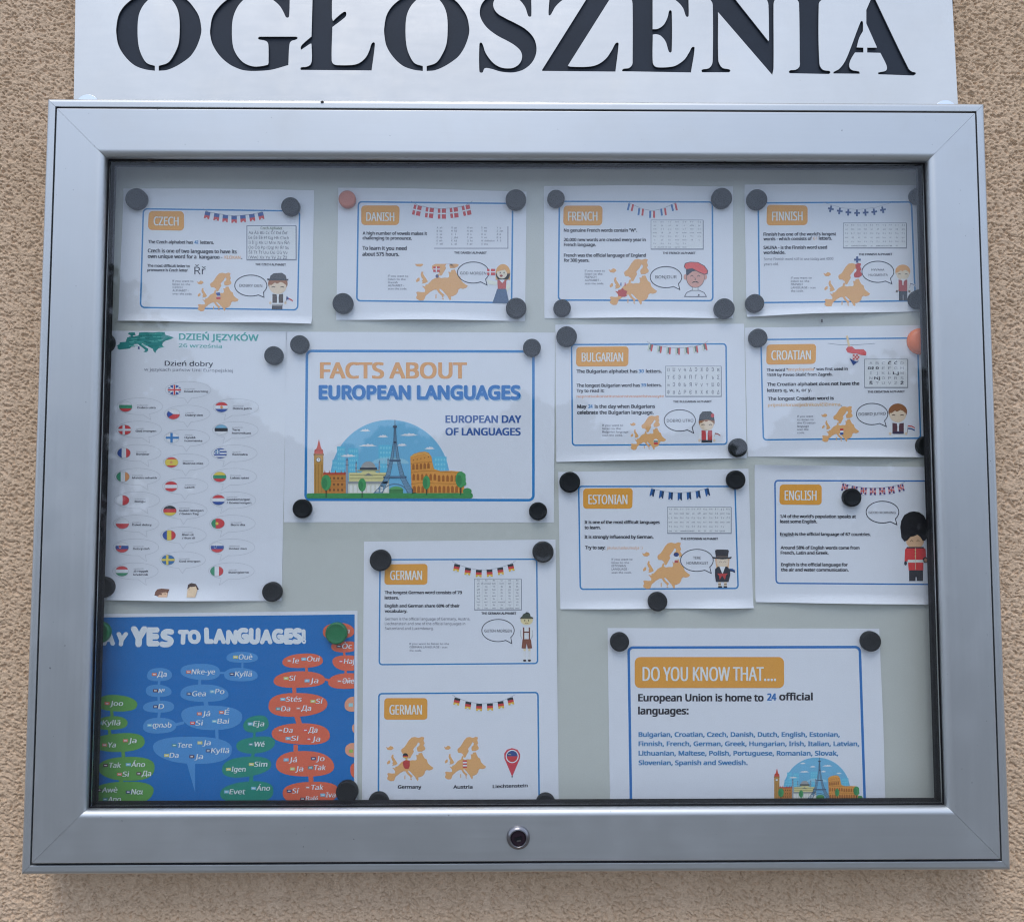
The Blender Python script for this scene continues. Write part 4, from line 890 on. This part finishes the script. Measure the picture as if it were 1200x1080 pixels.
s.poly('bunting',[(650,238),(672,250),(690,258),(706,252),(672,278)],(50,74,140),6)
x0,y0,x1,y1=735,244,977,402
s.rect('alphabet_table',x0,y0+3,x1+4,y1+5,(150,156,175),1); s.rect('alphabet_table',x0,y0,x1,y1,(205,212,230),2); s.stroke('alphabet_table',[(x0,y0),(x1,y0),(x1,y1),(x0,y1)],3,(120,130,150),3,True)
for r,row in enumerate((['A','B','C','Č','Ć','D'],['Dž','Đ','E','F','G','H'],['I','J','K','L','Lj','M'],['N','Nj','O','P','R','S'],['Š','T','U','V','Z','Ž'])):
    for c,ch in enumerate(row):
        bold=ch in ('Č','Ć','Dž','Đ','Lj','Nj','Š','Ž'); xc=771+c*35; wv=16 if len(ch)>1 else (5 if ch in 'IJ' else 8.5)
        s.text(ch,xc-wv,273+r*28,xc+wv,14,(40,44,62) if bold else (130,136,154),.06 if bold else 0,'alphabet_table',4,y1=273+r*28)
s.text('THE CROATIAN ALPHABET',753,433,961,11,part='alphabet_table')
europe(s,490,508,705,710); bands(s,'europe_map',598,634,616,668,[R_,W_,B_])
bubble(s,778,552,88,60,(858,623)); s.text('DOBRO JUTRO',702,561,854,16,TXT,0,'speech_bubble',4,y1=558)
kid(s,922,550,50,50,(140,94,66)); torso(s,892,602,956,662,(215,220,236),(88,60,74)); s.rect(P,896,650,954,664,(60,54,84),5); s.rect(P,896,664,954,684,(222,226,238),3.4); hand_flag(s,980,616,38,20,[R_,W_,B_],.3); s.finish()
# ---- ESTONIAN
s = Sheet('estonian_notice', zc(640,540,.20833,[(68,62),(1138,44),(1165,825),(80,832)]), 'white sheet headed ESTONIAN with figure in a tall black hat', lifts=[('b',.3,.25,.002),('b',.85,.15,.003)])
s.view(640,540,.20833,0); s.border([(183,143),(1062,143),(1080,716),(192,721)])
badge(s, [(208,155),(487,152),(485,268),(208,268)], 'ESTONIAN', 239,242,456,52)
s.text('It is one of the most difficult languages',217,352,638,17); s.text('to learn.',217,382,306,17); s.text('It is strongly influenced by German.',217,435,603,17)
s.text('Try to say:',220,495,332,18); s.text('jäuluulusluulaulja :)',342,495,542,15,(214,160,116),.0)
scan_note(s, [('If you want to', 118), ('listen to the', 98), ('ESTONIAN', 80), ('LANGUAGE -', 96), ('scan the code.', 114)], 368, 558, 18.5, 12)
bunting(s,[602,652,702,752,802,852,902],[158,168,176,179,175,168,155],24,42,'ee')
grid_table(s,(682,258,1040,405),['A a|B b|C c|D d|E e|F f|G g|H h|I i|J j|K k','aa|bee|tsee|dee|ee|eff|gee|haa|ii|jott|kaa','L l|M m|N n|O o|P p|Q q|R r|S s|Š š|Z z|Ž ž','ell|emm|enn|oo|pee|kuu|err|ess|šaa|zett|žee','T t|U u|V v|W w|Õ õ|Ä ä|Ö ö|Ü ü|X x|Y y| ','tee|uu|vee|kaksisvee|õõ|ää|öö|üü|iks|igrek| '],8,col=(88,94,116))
s.text('THE ESTONIAN ALPHABET',757,443,967,12,part='alphabet_table')
europe(s,538,457,810,720); s.ell('europe_map',732,536,17,20,W_,4,16); s.ell('europe_map',732,526,15,12,(40,60,120),4.5,16); s.rect('europe_map',715,558,742,572,W_,4); s.poly('europe_map',[(722,560),(742,560),(742,572),(730,570),(722,574)],(176,66,66),4.6)
bubble(s,848,558,92,62,(929,631)); s.text('TERE',827,551,870,14,TXT,0,'speech_bubble',4); s.text('HOMMIKUST',790,581,912,15,TXT,0,'speech_bubble',4)
s.poly(P,[(950,548),(958,610),(975,612),(975,548)],(222,170,140),2); s.poly(P,[(1032,548),(1026,606),(1008,610),(1010,548)],(222,170,140),2); s.ell(P,992,565,34,36,(224,196,186),3)
for x in (980,1004): s.stroke(P,[(x-7,568),(x,564),(x+7,568)],2,(120,90,90),4)
s.poly(P,[(950,502),(960,498),(1020,498),(1028,503),(1022,540),(955,540)],(44,44,54),5); s.poly(P,[(936,538),(960,542),(1020,542),(1044,538),(1040,548),(992,552),(940,548)],(34,34,44),6); s.rect(P,954,532,1024,541,(80,70,70),5.5)
s.poly(P,[(950,608),(965,594),(1020,594),(1034,612),(1036,640),(1026,680),(955,680),(950,645)],(40,42,56),4); s.poly(P,[(975,594),(1008,594),(992,636)],(222,224,236),5); s.poly(P,[(962,632),(1022,632),(1012,644),(1006,668),(990,644),(976,668),(972,644)],(170,62,66),6)
s.rect(P,968,680,984,704,(224,196,186),3); s.rect(P,1000,680,1016,704,(224,196,186),3); s.rect(P,968,690,984,696,(110,90,80),3.5); s.rect(P,1000,690,1016,696,(110,90,80),3.5); s.rect(P,968,703,990,713,(34,38,60),4); s.rect(P,998,703,1018,713,(34,38,60),4)
hand_flag(s,1032,604,30,16,[(44,84,150),(36,50,90)],.3); s.finish()
# ---- ENGLISH
s = Sheet('english_notice', zc(870,530,.20833,[(68,70),(1165,84),(1175,855),(73,840)]), 'white sheet headed ENGLISH with a guardsman in a black fur hat', lifts=[('b',.5,.4,.0028),('t',.2,.2,.0015)])
s.view(870,530,.20833,.003); s.border([(183,158),(1150,161),(1160,742),(190,735)], 8, 18, (48,106,182))
badge(s, [(210,180),(446,180),(446,295),(208,293)], 'ENGLISH', 239,268,416,54)
s.text("1/4 of the world's population speaks at",213,367,638,17); s.text('least some English.',213,396,420,17); s.text('English',213,467,291,17); s.stroke('fact_text',[(213,472),(291,472)],2,TXT,3); s.text('is the official language of 67 countries.',298,467,721,17)
s.text('Around 58% of English words come from',216,543,658,17); s.text('French, Latin and Greek.',216,572,484,17); s.text('English is the official language for',218,638,592,17); s.text('the air and water communication.',218,667,597,17)
bunting(s,[580,632,683,734,785,835,888],[178,190,198,200,198,192,180],34,40,'gb')
bubble(s,788,335,92,61,(869,406),62,38,4.5); s.text('GOOD MORNING',710,344,862,13,TXT,0,'speech_bubble',4)
s.ell(P,971,500,50,40,(216,174,148),3); s.poly(P,[(888,420),(893,385),(910,352),(940,335),(965,331),(995,336),(1022,356),(1038,390),(1042,430),(1040,475),(1028,496),(1014,496),(1002,476),(985,462),(965,470),(945,474),(928,494),(912,500),(895,480)],(30,30,38),5)
for x in (952,988): s.stroke(P,[(x-8,499),(x,493),(x+8,499)],2.5,(110,70,60),6)
s.poly(P,[(915,545),(925,534),(1018,534),(1030,545),(1034,600),(1018,610),(1018,662),(935,662),(932,610),(912,615)],(204,56,62),4); s.rect(P,930,603,1022,619,(222,214,224),5); s.stroke(P,[(973,536),(973,660)],3,(232,190,180),5.5)
for y in (548,566,584): s.ell(P,973,y,4,4,(224,190,120),6,8)
s.rect(P,925,531,1020,539,(60,40,60),4.5); s.rect(P,938,662,974,722,(42,42,54),4); s.rect(P,980,662,1016,722,(42,42,54),4); s.rect(P,938,662,1016,700,(42,42,54),4.2); s.ell(P,918,622,8,12,(40,42,60),4); s.ell(P,1030,604,15,17,(42,44,56),5,14); s.ell(P,1031,606,9,11,(170,130,110),6,12)
s.stroke(P,[(1038,580),(1046,560)],3,(90,96,120),4); s.rect(P,1040,552,1062,574,(90,100,150),3.6); s.finish()
# ---- GERMAN (long sheet with two panels)
s = Sheet('german_notice', [(426.6,634.4),(651,632),(655,958),(424,958)], 'long white sheet with two panels, both headed GERMAN', lifts=[('r',.3,.2,.0008)])
s.view(420,620,.2,0); s.border([(127,178),(1045,175),(1050,785),(122,792)])
badge(s,[(155,205),(405,202),(404,324),(152,324)],'GERMAN',187,296,372,54)
s.text('The longest German word consists of 79',155,378,606,17); s.text('letters.',155,409,237,17); s.text('English and German share 60% of their',155,456,592,17); s.text('vocabulary.',155,487,286,17)
for t,y,x in (('German is the official language of Germany, Austria,',532,655),('Liechtenstein and one of the official languages in',560,626),('Switzerland and Luxembourg.',588,440)): s.text(t,155,y,x,16,(80,84,104),0)
scan_note(s, [('If you want to listen to the', 232), ('GERMAN LANGUAGE - scan', 222), ('the code.', 72)], 299, 675, 20, 12)
bunting(s,[580,643,706,768,830,890],[205,226,238,236,224,204],34,42,'de')
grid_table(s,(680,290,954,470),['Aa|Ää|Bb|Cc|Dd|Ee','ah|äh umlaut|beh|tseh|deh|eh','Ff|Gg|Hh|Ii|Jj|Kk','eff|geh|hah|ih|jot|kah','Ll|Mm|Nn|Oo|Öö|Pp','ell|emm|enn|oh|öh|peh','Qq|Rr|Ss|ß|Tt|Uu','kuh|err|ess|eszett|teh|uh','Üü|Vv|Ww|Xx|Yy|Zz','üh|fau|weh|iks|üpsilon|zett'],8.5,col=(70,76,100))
for i in range(1,6): s.rect('alphabet_table',680+i*45.6,296,681+i*45.6,468,(170,176,194),4)
s.text('THE GERMAN ALPHABET',721,498,925,13,part='alphabet_table')
bubble(s,818,592,95,65,(899,668)); s.text('GUTEN MORGEN',738,602,898,16,TXT,0,'speech_bubble',4)
s.ell(P,986,532,36,28,(234,200,164),3); s.rect(P,952,512,1020,522,(70,66,60),5); s.poly(P,[(956,516),(964,498),(985,486),(1004,492),(1010,514)],(64,74,66),5.5); s.poly(P,[(946,518),(1026,516),(1022,524),(950,524)],(84,82,66),6); s.poly(P,[(972,496),(985,484),(1000,488),(990,496)],(44,50,56),6.2)
for x in (975,997): s.ell(P,x,534,3.5,4,K_,5,8)
s.stroke(P,[(976,547),(986,552),(996,547)],2.5,(140,80,70),5); s.stroke(P,[(986,536),(984,542)],2,(180,140,110),5)
s.poly(P,[(962,574),(1008,574),(1020,590),(1020,625),(1006,645),(962,645),(950,625),(952,590)],(206,212,228),3.4); s.stroke(P,[(950,590),(950,625),(958,640)],2,(150,156,176),4.4); s.stroke(P,[(1021,590),(1021,625),(1014,640)],2,(150,156,176),4.4)
s.rect(P,964,574,972,645,(110,66,58),5); s.rect(P,998,574,1006,645,(110,66,58),5); s.rect(P,972,598,998,606,(110,66,58),5)
s.poly(P,[(962,643),(1010,643),(1018,696),(992,698),(986,668),(980,698),(956,696)],(122,74,62),5.5)
for x in (968,996): s.rect(P,x-1,698,x+13,765,(206,210,226),3); s.rect(P,x+0,700,x+12,712,(234,200,164),3.6)
s.ell(P,974,768,10,6,(50,40,44),5,12); s.ell(P,1002,768,10,6,(50,40,44),5,12)
s.sfx = '#2'; s.view(420,790,.2,0); s.stroke('border',s.rquad([(120,112),(1052,105),(1060,830),(117,830)],18),9,BLUE,1,True)
badge(s,[(152,138),(404,138),(404,264),(150,264)],'GERMAN',183,234,371,56)
bunting(s,[581,645,708,770,832,888],[138,160,171,169,157,136],34,42,'de')
europe(s,160,364,440,625,'de'); s.ell('europe_map',275,475,16,15,K_,4,16); s.rect('europe_map',261,475,289,482,R_,5); s.rect('europe_map',264,482,286,488,Y_,5)
s.sfx = '#3'; europe(s,500,364,748,615); bands(s,'europe_map',612,502,636,546,[R_,W_,R_,W_,R_])
s.poly('map_pin',[(901,598),(868,520),(855,490),(855,462),(870,440),(900,430),(932,440),(947,465),(946,492),(934,520)],(190,66,84),2); s.ell('map_pin',901,479,38,39,(226,226,236),3); s.ell('map_pin',901,479,32,33,(186,60,70),4); s.ell('map_pin',901,478,32,32,(52,76,140),4.5,20,180,360); s.ell('map_pin',901,598,5,4,K_,3,8); s.rect('map_pin',878,466,894,470,(190,170,120),5)
s.sfx = '#2'; s.text('Germany',232,667,368,19); s.text('Austria',557,667,668,19); s.text('Liechtenstein',788,664,991,18,y1=658)
s.finish()
# ---- DO YOU KNOW THAT
s = Sheet('do_you_know_notice', zc(700,720,.3,[(40,52),(1101,54),(1127,790),(50,790)]), 'white sheet with orange banner DO YOU KNOW THAT.... and list of languages', lifts=[('r',.5,.3,.0008)])
s.view(700,720,.3,0); s.border([(122,128),(1025,126),(1046,770),(132,770)], 10, 18, (46,108,186))
badge(s,[(146,165),(729,165),(730,286),(146,286)],'DO YOU KNOW THAT....',178,258,697,54,22)
s.text('European Union is home to',161,337,648,27,(34,34,46),res=3); s.text('24',665,334,698,26,(40,104,182),res=3); s.text('official',712,333,840,27,(34,34,46),res=3); s.text('languages:',161,388,355,27,(34,34,46),res=3)
for t,y,x in (('Bulgarian, Croatian, Czech, Danish, Dutch, English, Estonian,',476,946),('Finnish, French, German, Greek, Hungarian, Irish, Italian, Latvian,',512,1022),('Lithuanian, Maltese, Polish, Portuguese, Romanian, Slovak,',549,940),('Slovenian, Spanish and Swedish.',586,586)): s.text(t,162,y,x,17.5,(60,118,180),res=3)
kk=.1027; s.view(700+.3*868-670*kk, 720+.3*557-65*kk, kk); cityscape(s)
s.finish()
# ---- SAY YES TO LANGUAGES
s = Sheet('say_yes_poster', [(92,719.5),(419,715.3),(418.6,960),(84,960)], 'blue poster reading SAY YES TO LANGUAGES with coloured word bubbles', 'poster')
BLU=(24,104,184)
s.view(0,0,1); s.poly('blue_print',[(88,723.5),(415.6,719.6),(414.8,958),(84,958)],BLU,1)
s.clip=(60,700,415.0,958)
s.view(0,0,1,-.003)
Wt=(206,218,240)
def bubbly(word, x0, x1, y, cap, slant):
    ws = [np.ptp(glyphs(ch, 'n', 4)[0][:, 0]) + .09 for ch in word]; k = (x1 - x0) / sum(ws); x = x0
    for i, (ch, w_) in enumerate(zip(word, ws)):
        j = math.sin(i * 2.3 + len(word)); s.text(ch, x + .045 * k + .5, y + j * .5, x + (w_ - .045) * k - .5, cap * (1 + .07 * math.cos(i * 1.7)), Wt, .135, 'title_lettering', 3, many=True, res=4, slant=slant + .06 * j, y1=y + j * .5); x += w_ * k
s.sfx='#1'; bubbly('SAY',108,148.5,754.6,14,.08); s.sfx='#2'; bubbly('YES',152.5,203,755.2,18,.04); s.sfx='#3'; bubbly('TO',208,235.5,752.8,13,.0); s.sfx='#4'; bubbly('LANGUAGES!',240,358.5,752.4,14.3,.0)
LB,OG,TG,RO,PK=(72,136,206),(88,148,76),(36,132,122),(206,100,78),(224,150,130)
fcols=[(210,90,90),(200,120,110),(60,70,120),(120,180,220),(190,190,120),(90,60,80),(80,140,160)]
def blob(v,cx,cy,rx,ry,col,words=(),rot=0.0):
    s.view(*v); pts=[]; s.sfx = '#%d_%d' % (cx, cy + v[0])
    for k in range(28):
        a=2*math.pi*k/28; r=1+.05*math.sin(2*a+cx)+.03*math.sin(3*a+cy); x=rx*r*np.sign(math.cos(a))*abs(math.cos(a))**.85; y=ry*r*np.sign(math.sin(a))*abs(math.sin(a))**.85
        pts.append((cx+x*math.cos(rot)-y*math.sin(rot),cy+x*math.sin(rot)+y*math.cos(rot)))
    s.poly('word_bubble',pts,col,2.5)
    for w_,x,y,x1 in words:
        c=fcols[int(x+y)%7]; s.rect('word_bubble',x-27,y-19,x-2,y-4,c,4); s.rect('word_bubble',x-22,y-14,x-8,y-9,(214,218,230),4.5)
        s.text(w_,x,y,x1,25,(222,230,244),.035,'word_text',4.8,'n' if not any(ord(ch)>0x370 and ord(ch)<0x3ff or 0x400<=ord(ch)<0x500 or ord(ch)>0x10a0 for ch in w_) else 'd',.16,res=3)
LV,RV=(100,700,.23136),(260,700,.23136)
def conn(v,pts,wd,col): s.sfx = '#%d_%d' % (pts[0][0], pts[0][1] + v[0]); s.view(*v); s.stroke('bubble_link',pts,wd,col,2)
conn(LV,[(376,410),(371,450)],12,LB); conn(LV,[(371,490),(372,530)],12,LB); conn(LV,[(376,575),(370,620)],14,LB); conn(LV,[(450,645),(500,632)],14,LB); conn(LV,[(580,400),(578,460)],14,LB); conn(LV,[(608,520),(616,560)],22,LB); conn(LV,[(665,660),(668,720)],16,LB); conn(LV,[(675,381),(715,381)],10,LB)
s.view(*LV); s.sfx='#tail'; s.poly('bubble_link',[(512,830),(556,830),(556,985)],LB,2)
blob(LV,375,390,66,32,LB,[('Да',364,400,410)]); blob(LV,370,472,67,30,LB,[('אי',370,482,398)]); blob(LV,373,552,76,31,LB,[('D',370,563,396)]); blob(LV,375,648,88,38,LB,[('დიახ',340,657,434)])
blob(LV,585,375,97,42,LB,[('Nke-ye',538,387,655)]); blob(LV,602,484,127,42,LB,[('Gea',540,498,608),('Po',657,487,702)]); blob(LV,640,606,160,60,LB,[('Já',592,599,630),('É',704,592,726),('Si',558,646,592),('Bai',668,637,725)])
blob(LV,546,770,205,67,LB,[('Tere',465,759,538),('Ja',595,746,633),('Kyllä',637,786,726),('Da',426,810,470),('Ja',554,816,594)])
blob(RV,102,302,76,29,LB,[('Ouè',84,312,152)]); blob(RV,95,390,82,35,LB,[('Kyllä',66,398,150)]); conn(RV,[(104,330),(104,358)],10,LB)
conn(LV,[(133,570),(136,610)],16,OG); conn(LV,[(120,665),(126,700)],16,OG); conn(LV,[(190,770),(194,815)],18,OG); conn(LV,[(180,910),(182,935)],20,OG)
blob(LV,160,535,100,42,OG,[('Joo',125,547,189)],.1); blob(LV,135,635,78,35,OG,[('Kyllä',86,645,175)]); blob(LV,170,733,132,48,OG,[('Ya',112,757,152),('Ja',218,735,257)],-.08); blob(LV,212,865,150,58,OG,[('Tak',118,860,178),('Áno',232,856,300),('Si',188,905,218),('Да',286,902,331)]); blob(LV,192,990,156,60,OG,[('Awè',84,985,160),('Ναι',232,995,290),('Ano',115,1032,178)])
conn(RV,[(166,670),(164,712)],12,TG); conn(RV,[(160,780),(154,815)],16,TG); conn(RV,[(150,895),(148,935)],20,TG)
blob(RV,174,640,68,40,TG,[('Eja',158,650,212)],-.15); blob(RV,172,745,95,43,TG,[('Wé',162,754,214)],-.08); blob(RV,122,856,122,52,TG,[('Igen',48,880,118),('Sim',164,855,228)],-.08); blob(RV,130,985,142,52,TG,[('Evet',38,994,116),('Áno',175,976,242)],-.05)
conn(RV,[(428,345),(430,385)],14,RO); conn(RV,[(366,450),(368,495)],20,RO); conn(RV,[(378,590),(392,640)],28,RO); conn(RV,[(374,745),(374,790)],22,RO); conn(RV,[(450,895),(452,935)],24,RO); conn(RV,[(500,408),(550,420)],12,RO); conn(RV,[(618,270),(622,300)],12,RO); conn(RV,[(628,360),(626,395)],12,RO)
blob(RV,410,320,98,38,RO,[('Ie',356,331,388),('Oui',430,322,492)],-.05); blob(RV,392,415,126,43,RO,[('Sí',340,420,372),('Ja',446,432,486)]); blob(RV,381,542,155,58,RO,[('Stés',324,526,402),('Sí',476,536,510),('Da',300,574,344),('Да',402,572,450)]); blob(RV,403,690,142,56,RO,[('Da',312,683,356),('Да',438,682,482),('Si',350,724,384),('Ja',456,727,496)])
blob(RV,420,842,153,62,RO,[('Já',340,832,378),('Jo',478,826,518),('Ja',372,878,410),('Tak',464,872,524)]); blob(RV,450,990,146,58,RO,[('Sí',356,990,388),('Tak',450,972,512),('Iva',526,1010,574),('Balé',424,1030,484)])
blob(RV,590,170,82,40,RO,[('n',628,180,644)],-.1); blob(RV,625,248,72,28,RO,[('Òc',608,258,656)]); blob(RV,640,330,82,38,RO,[('Haj',618,334,668)]); blob(RV,650,422,112,40,RO,[('Әйе',610,434,668)])
blob(RV,668,540,44,40,PK); blob(RV,680,662,20,24,PK); blob(RV,672,772,48,36,PK); blob(RV,684,875,36,36,RO)
s.view(*RV); s.sfx='#f1'; s.rect('print_flag',642,534,664,552,(150,196,214),4); s.sfx='#f2'; s.rect('print_flag',644,768,664,784,(150,180,90),4)
s.finish()

# ================================================================== MAGNETS
GR='round magnets holding the sheets'
MAG=[(159,232.5,12.7,0,'dark grey round magnet on the upper left corner of the Czech sheet'),(340,241.5,11,0,'dark grey round magnet on the upper right corner of the Czech sheet'),
(406.5,232.8,10.2,'salmon','faded orange-red round magnet on the upper left of the Danish sheet'),(604.5,233.4,12.3,0,'dark grey round magnet on the upper right corner of the Danish sheet'),(401.5,355,12.2,0,'dark grey round magnet on the lower left corner of the Danish sheet'),(604.9,360.6,12.2,0,'dark grey round magnet on the lower right corner of the Danish sheet'),
(651.7,232.1,10.4,0,'dark grey round magnet on the upper left corner of the French sheet'),(846.4,231.6,12.3,0,'dark grey round magnet on the upper right corner of the French sheet'),(658.9,360.6,10.4,0,'dark grey round magnet on the lower left corner of the French sheet'),(849.3,361.2,12.2,0,'dark grey round magnet on the lower right corner of the French sheet'),
(887.7,233.2,12.2,0,'dark grey round magnet on the upper left corner of the Finnish sheet'),(1077,229,10.2,0,'dark grey magnet half hidden at the upper right corner of the Finnish sheet'),(885.2,354.9,11,0,'dark grey round magnet on the lower left corner of the Finnish sheet'),(1077.5,350.2,11.5,0,'dark grey magnet half hidden at the lower right corner of the Finnish sheet'),
(121,401,12,0,'dark magnet mostly hidden beside the teal map of the tall sheet'),(320.2,416.2,11,0,'grey round magnet beside the word JĘZYKÓW on the tall sheet'),(120.5,688,12,0,'dark magnet half hidden at the lower left corner of the tall flag sheet'),(318.4,693.4,11.4,0,'black round magnet on the lower right corner of the tall flag sheet'),
(350.6,403.3,11,0,'dark grey round magnet on the upper left corner of the FACTS sheet'),(623.4,407.1,10.6,0,'dark grey round magnet on the upper right corner of the FACTS sheet'),(353.7,595.8,11.1,0,'black round magnet on the lower left corner of the FACTS sheet'),(630.6,598.8,10.6,0,'black round magnet on the lower right corner of the FACTS sheet'),
(664.2,394,12.2,0,'dark grey round magnet on the upper left corner of the Bulgarian sheet'),(865.4,524.2,11,0,'black round magnet on the lower right corner of the Bulgarian sheet'),
(889,395.6,11,0,'dark grey round magnet on the upper left corner of the Croatian sheet'),(1081,399,15.8,'orange','big bright orange domed magnet on the corner of the Croatian sheet'),(1086.5,522,11.6,0,'black magnet half hidden at the lower right corner of the Croatian sheet'),
(667.9,564.8,12.2,0,'black round magnet on the upper left corner of the Estonian sheet'),(862.9,562,11.1,0,'black round magnet on the upper right corner of the Estonian sheet'),(771,704.8,11.2,0,'black round magnet on the bottom edge of the Estonian sheet'),
(999.2,582.7,10.8,0,'black round magnet over the flag bunting of the English sheet'),
(445.6,656.4,12.5,0,'black round magnet on the upper left corner of the German sheet'),(636.4,646.6,12.5,'magnet_gloss','glossy black magnet with a light streak on the upper right of the German sheet'),(443.3,941,12,0,'black magnet peeping above the rail at the lower left of the German sheet'),(639.6,941.5,11.2,0,'black magnet peeping above the rail at the lower right of the German sheet'),
(393.8,742.1,12.6,'green','round green magnet beside the title end of the blue poster'),(115.5,741,12.4,'green','green magnet half hidden at the start of the blue poster title'),(406.3,928,12.6,0,'black round magnet at the lower right of the blue poster'),
(726.4,752.1,11,0,'black round magnet on the upper left corner of the DO YOU KNOW sheet'),(1021.3,751.5,11.6,0,'black round magnet on the upper right corner of the DO YOU KNOW sheet')]
T_=.0065; DIST=(PY-T_)-CAM[1]
for i,(px,py,r,mk_,lab) in enumerate(MAG):
    R0=r/FPX*DIST*1.0; c=on_plane(px,py,PY-T_)[0]; base=np.array([c[0],PY-.0006,c[2]])
    if mk_=='orange': pr=[(R0,0),(R0,.002),(R0*.97,.004),(R0*.86,.0062),(R0*.6,.0078),(R0*.3,.0084),(0,.0086)]
    else: pr=[(R0*.985,0),(R0,.0008),(R0,T_-.0014),(R0-.0004,T_-.0007),(R0-.0011,T_-.0002),(R0-.0020,T_-.00005),(R0-.0028,T_-.0004),(R0*.4,T_-.0005),(0,T_-.0005)]
    v,f=lathe(pr,44); me=bpy.data.meshes.new('magnet'); me.from_pydata(v,[],f); me.materials.append(M[mk_ or 'magnet'])
    me.polygons.foreach_set('use_smooth',[True]*len(me.polygons)); me.set_sharp_from_angle(angle=math.radians(40))
    o=bpy.data.objects.new('magnet',me); COL.objects.link(o); o.location=base; tag(o,lab,'magnet',GR)

# ================================================================== small leftovers: insects, a nail
def bug(name, px, py, Y, s_, lab, cat):
    c=on_plane(px,py,Y)[0]; bm=bmesh.new()
    for dx,dz,r in ((0,0,1),(.9,.35,.7),(-.9,-.2,.8),(.3,.9,.45)):
        g=bmesh.ops.create_icosphere(bm,subdivisions=1,radius=r*s_)['verts']
        for v in g: v.co.x=v.co.x*1.3+dx*s_; v.co.z=v.co.z*.7+dz*s_
    me=bpy.data.meshes.new(name); bm.to_mesh(me); bm.free(); me.materials.append(M['bug']); o=bpy.data.objects.new(name,me); COL.objects.link(o); o.location=c; tag(o,lab,cat)
bug('dead_insect',377.5,119.5,-.0535,.0011,'tiny dark insect stuck on the outer top edge of the case frame','insect')
bug('dead_insect',176,187.5,-.048,.0014,'tiny brown insect remains at the top of the pane near the Czech sheet','insect')
bug('dead_insect',849,190,-.048,.0009,'tiny dark insect remains at the top of the pane above the French sheet','insect')
c=on_plane(963,376,PY-.001)[0]; v,f=box(-.0006,.0006,-.001,.0002,-.0018,.0018); o=mesh('nail',v,f,M['bug']); o.location=c; tag(o,'tiny dark nail standing between the Finnish and Croatian sheets','nail')
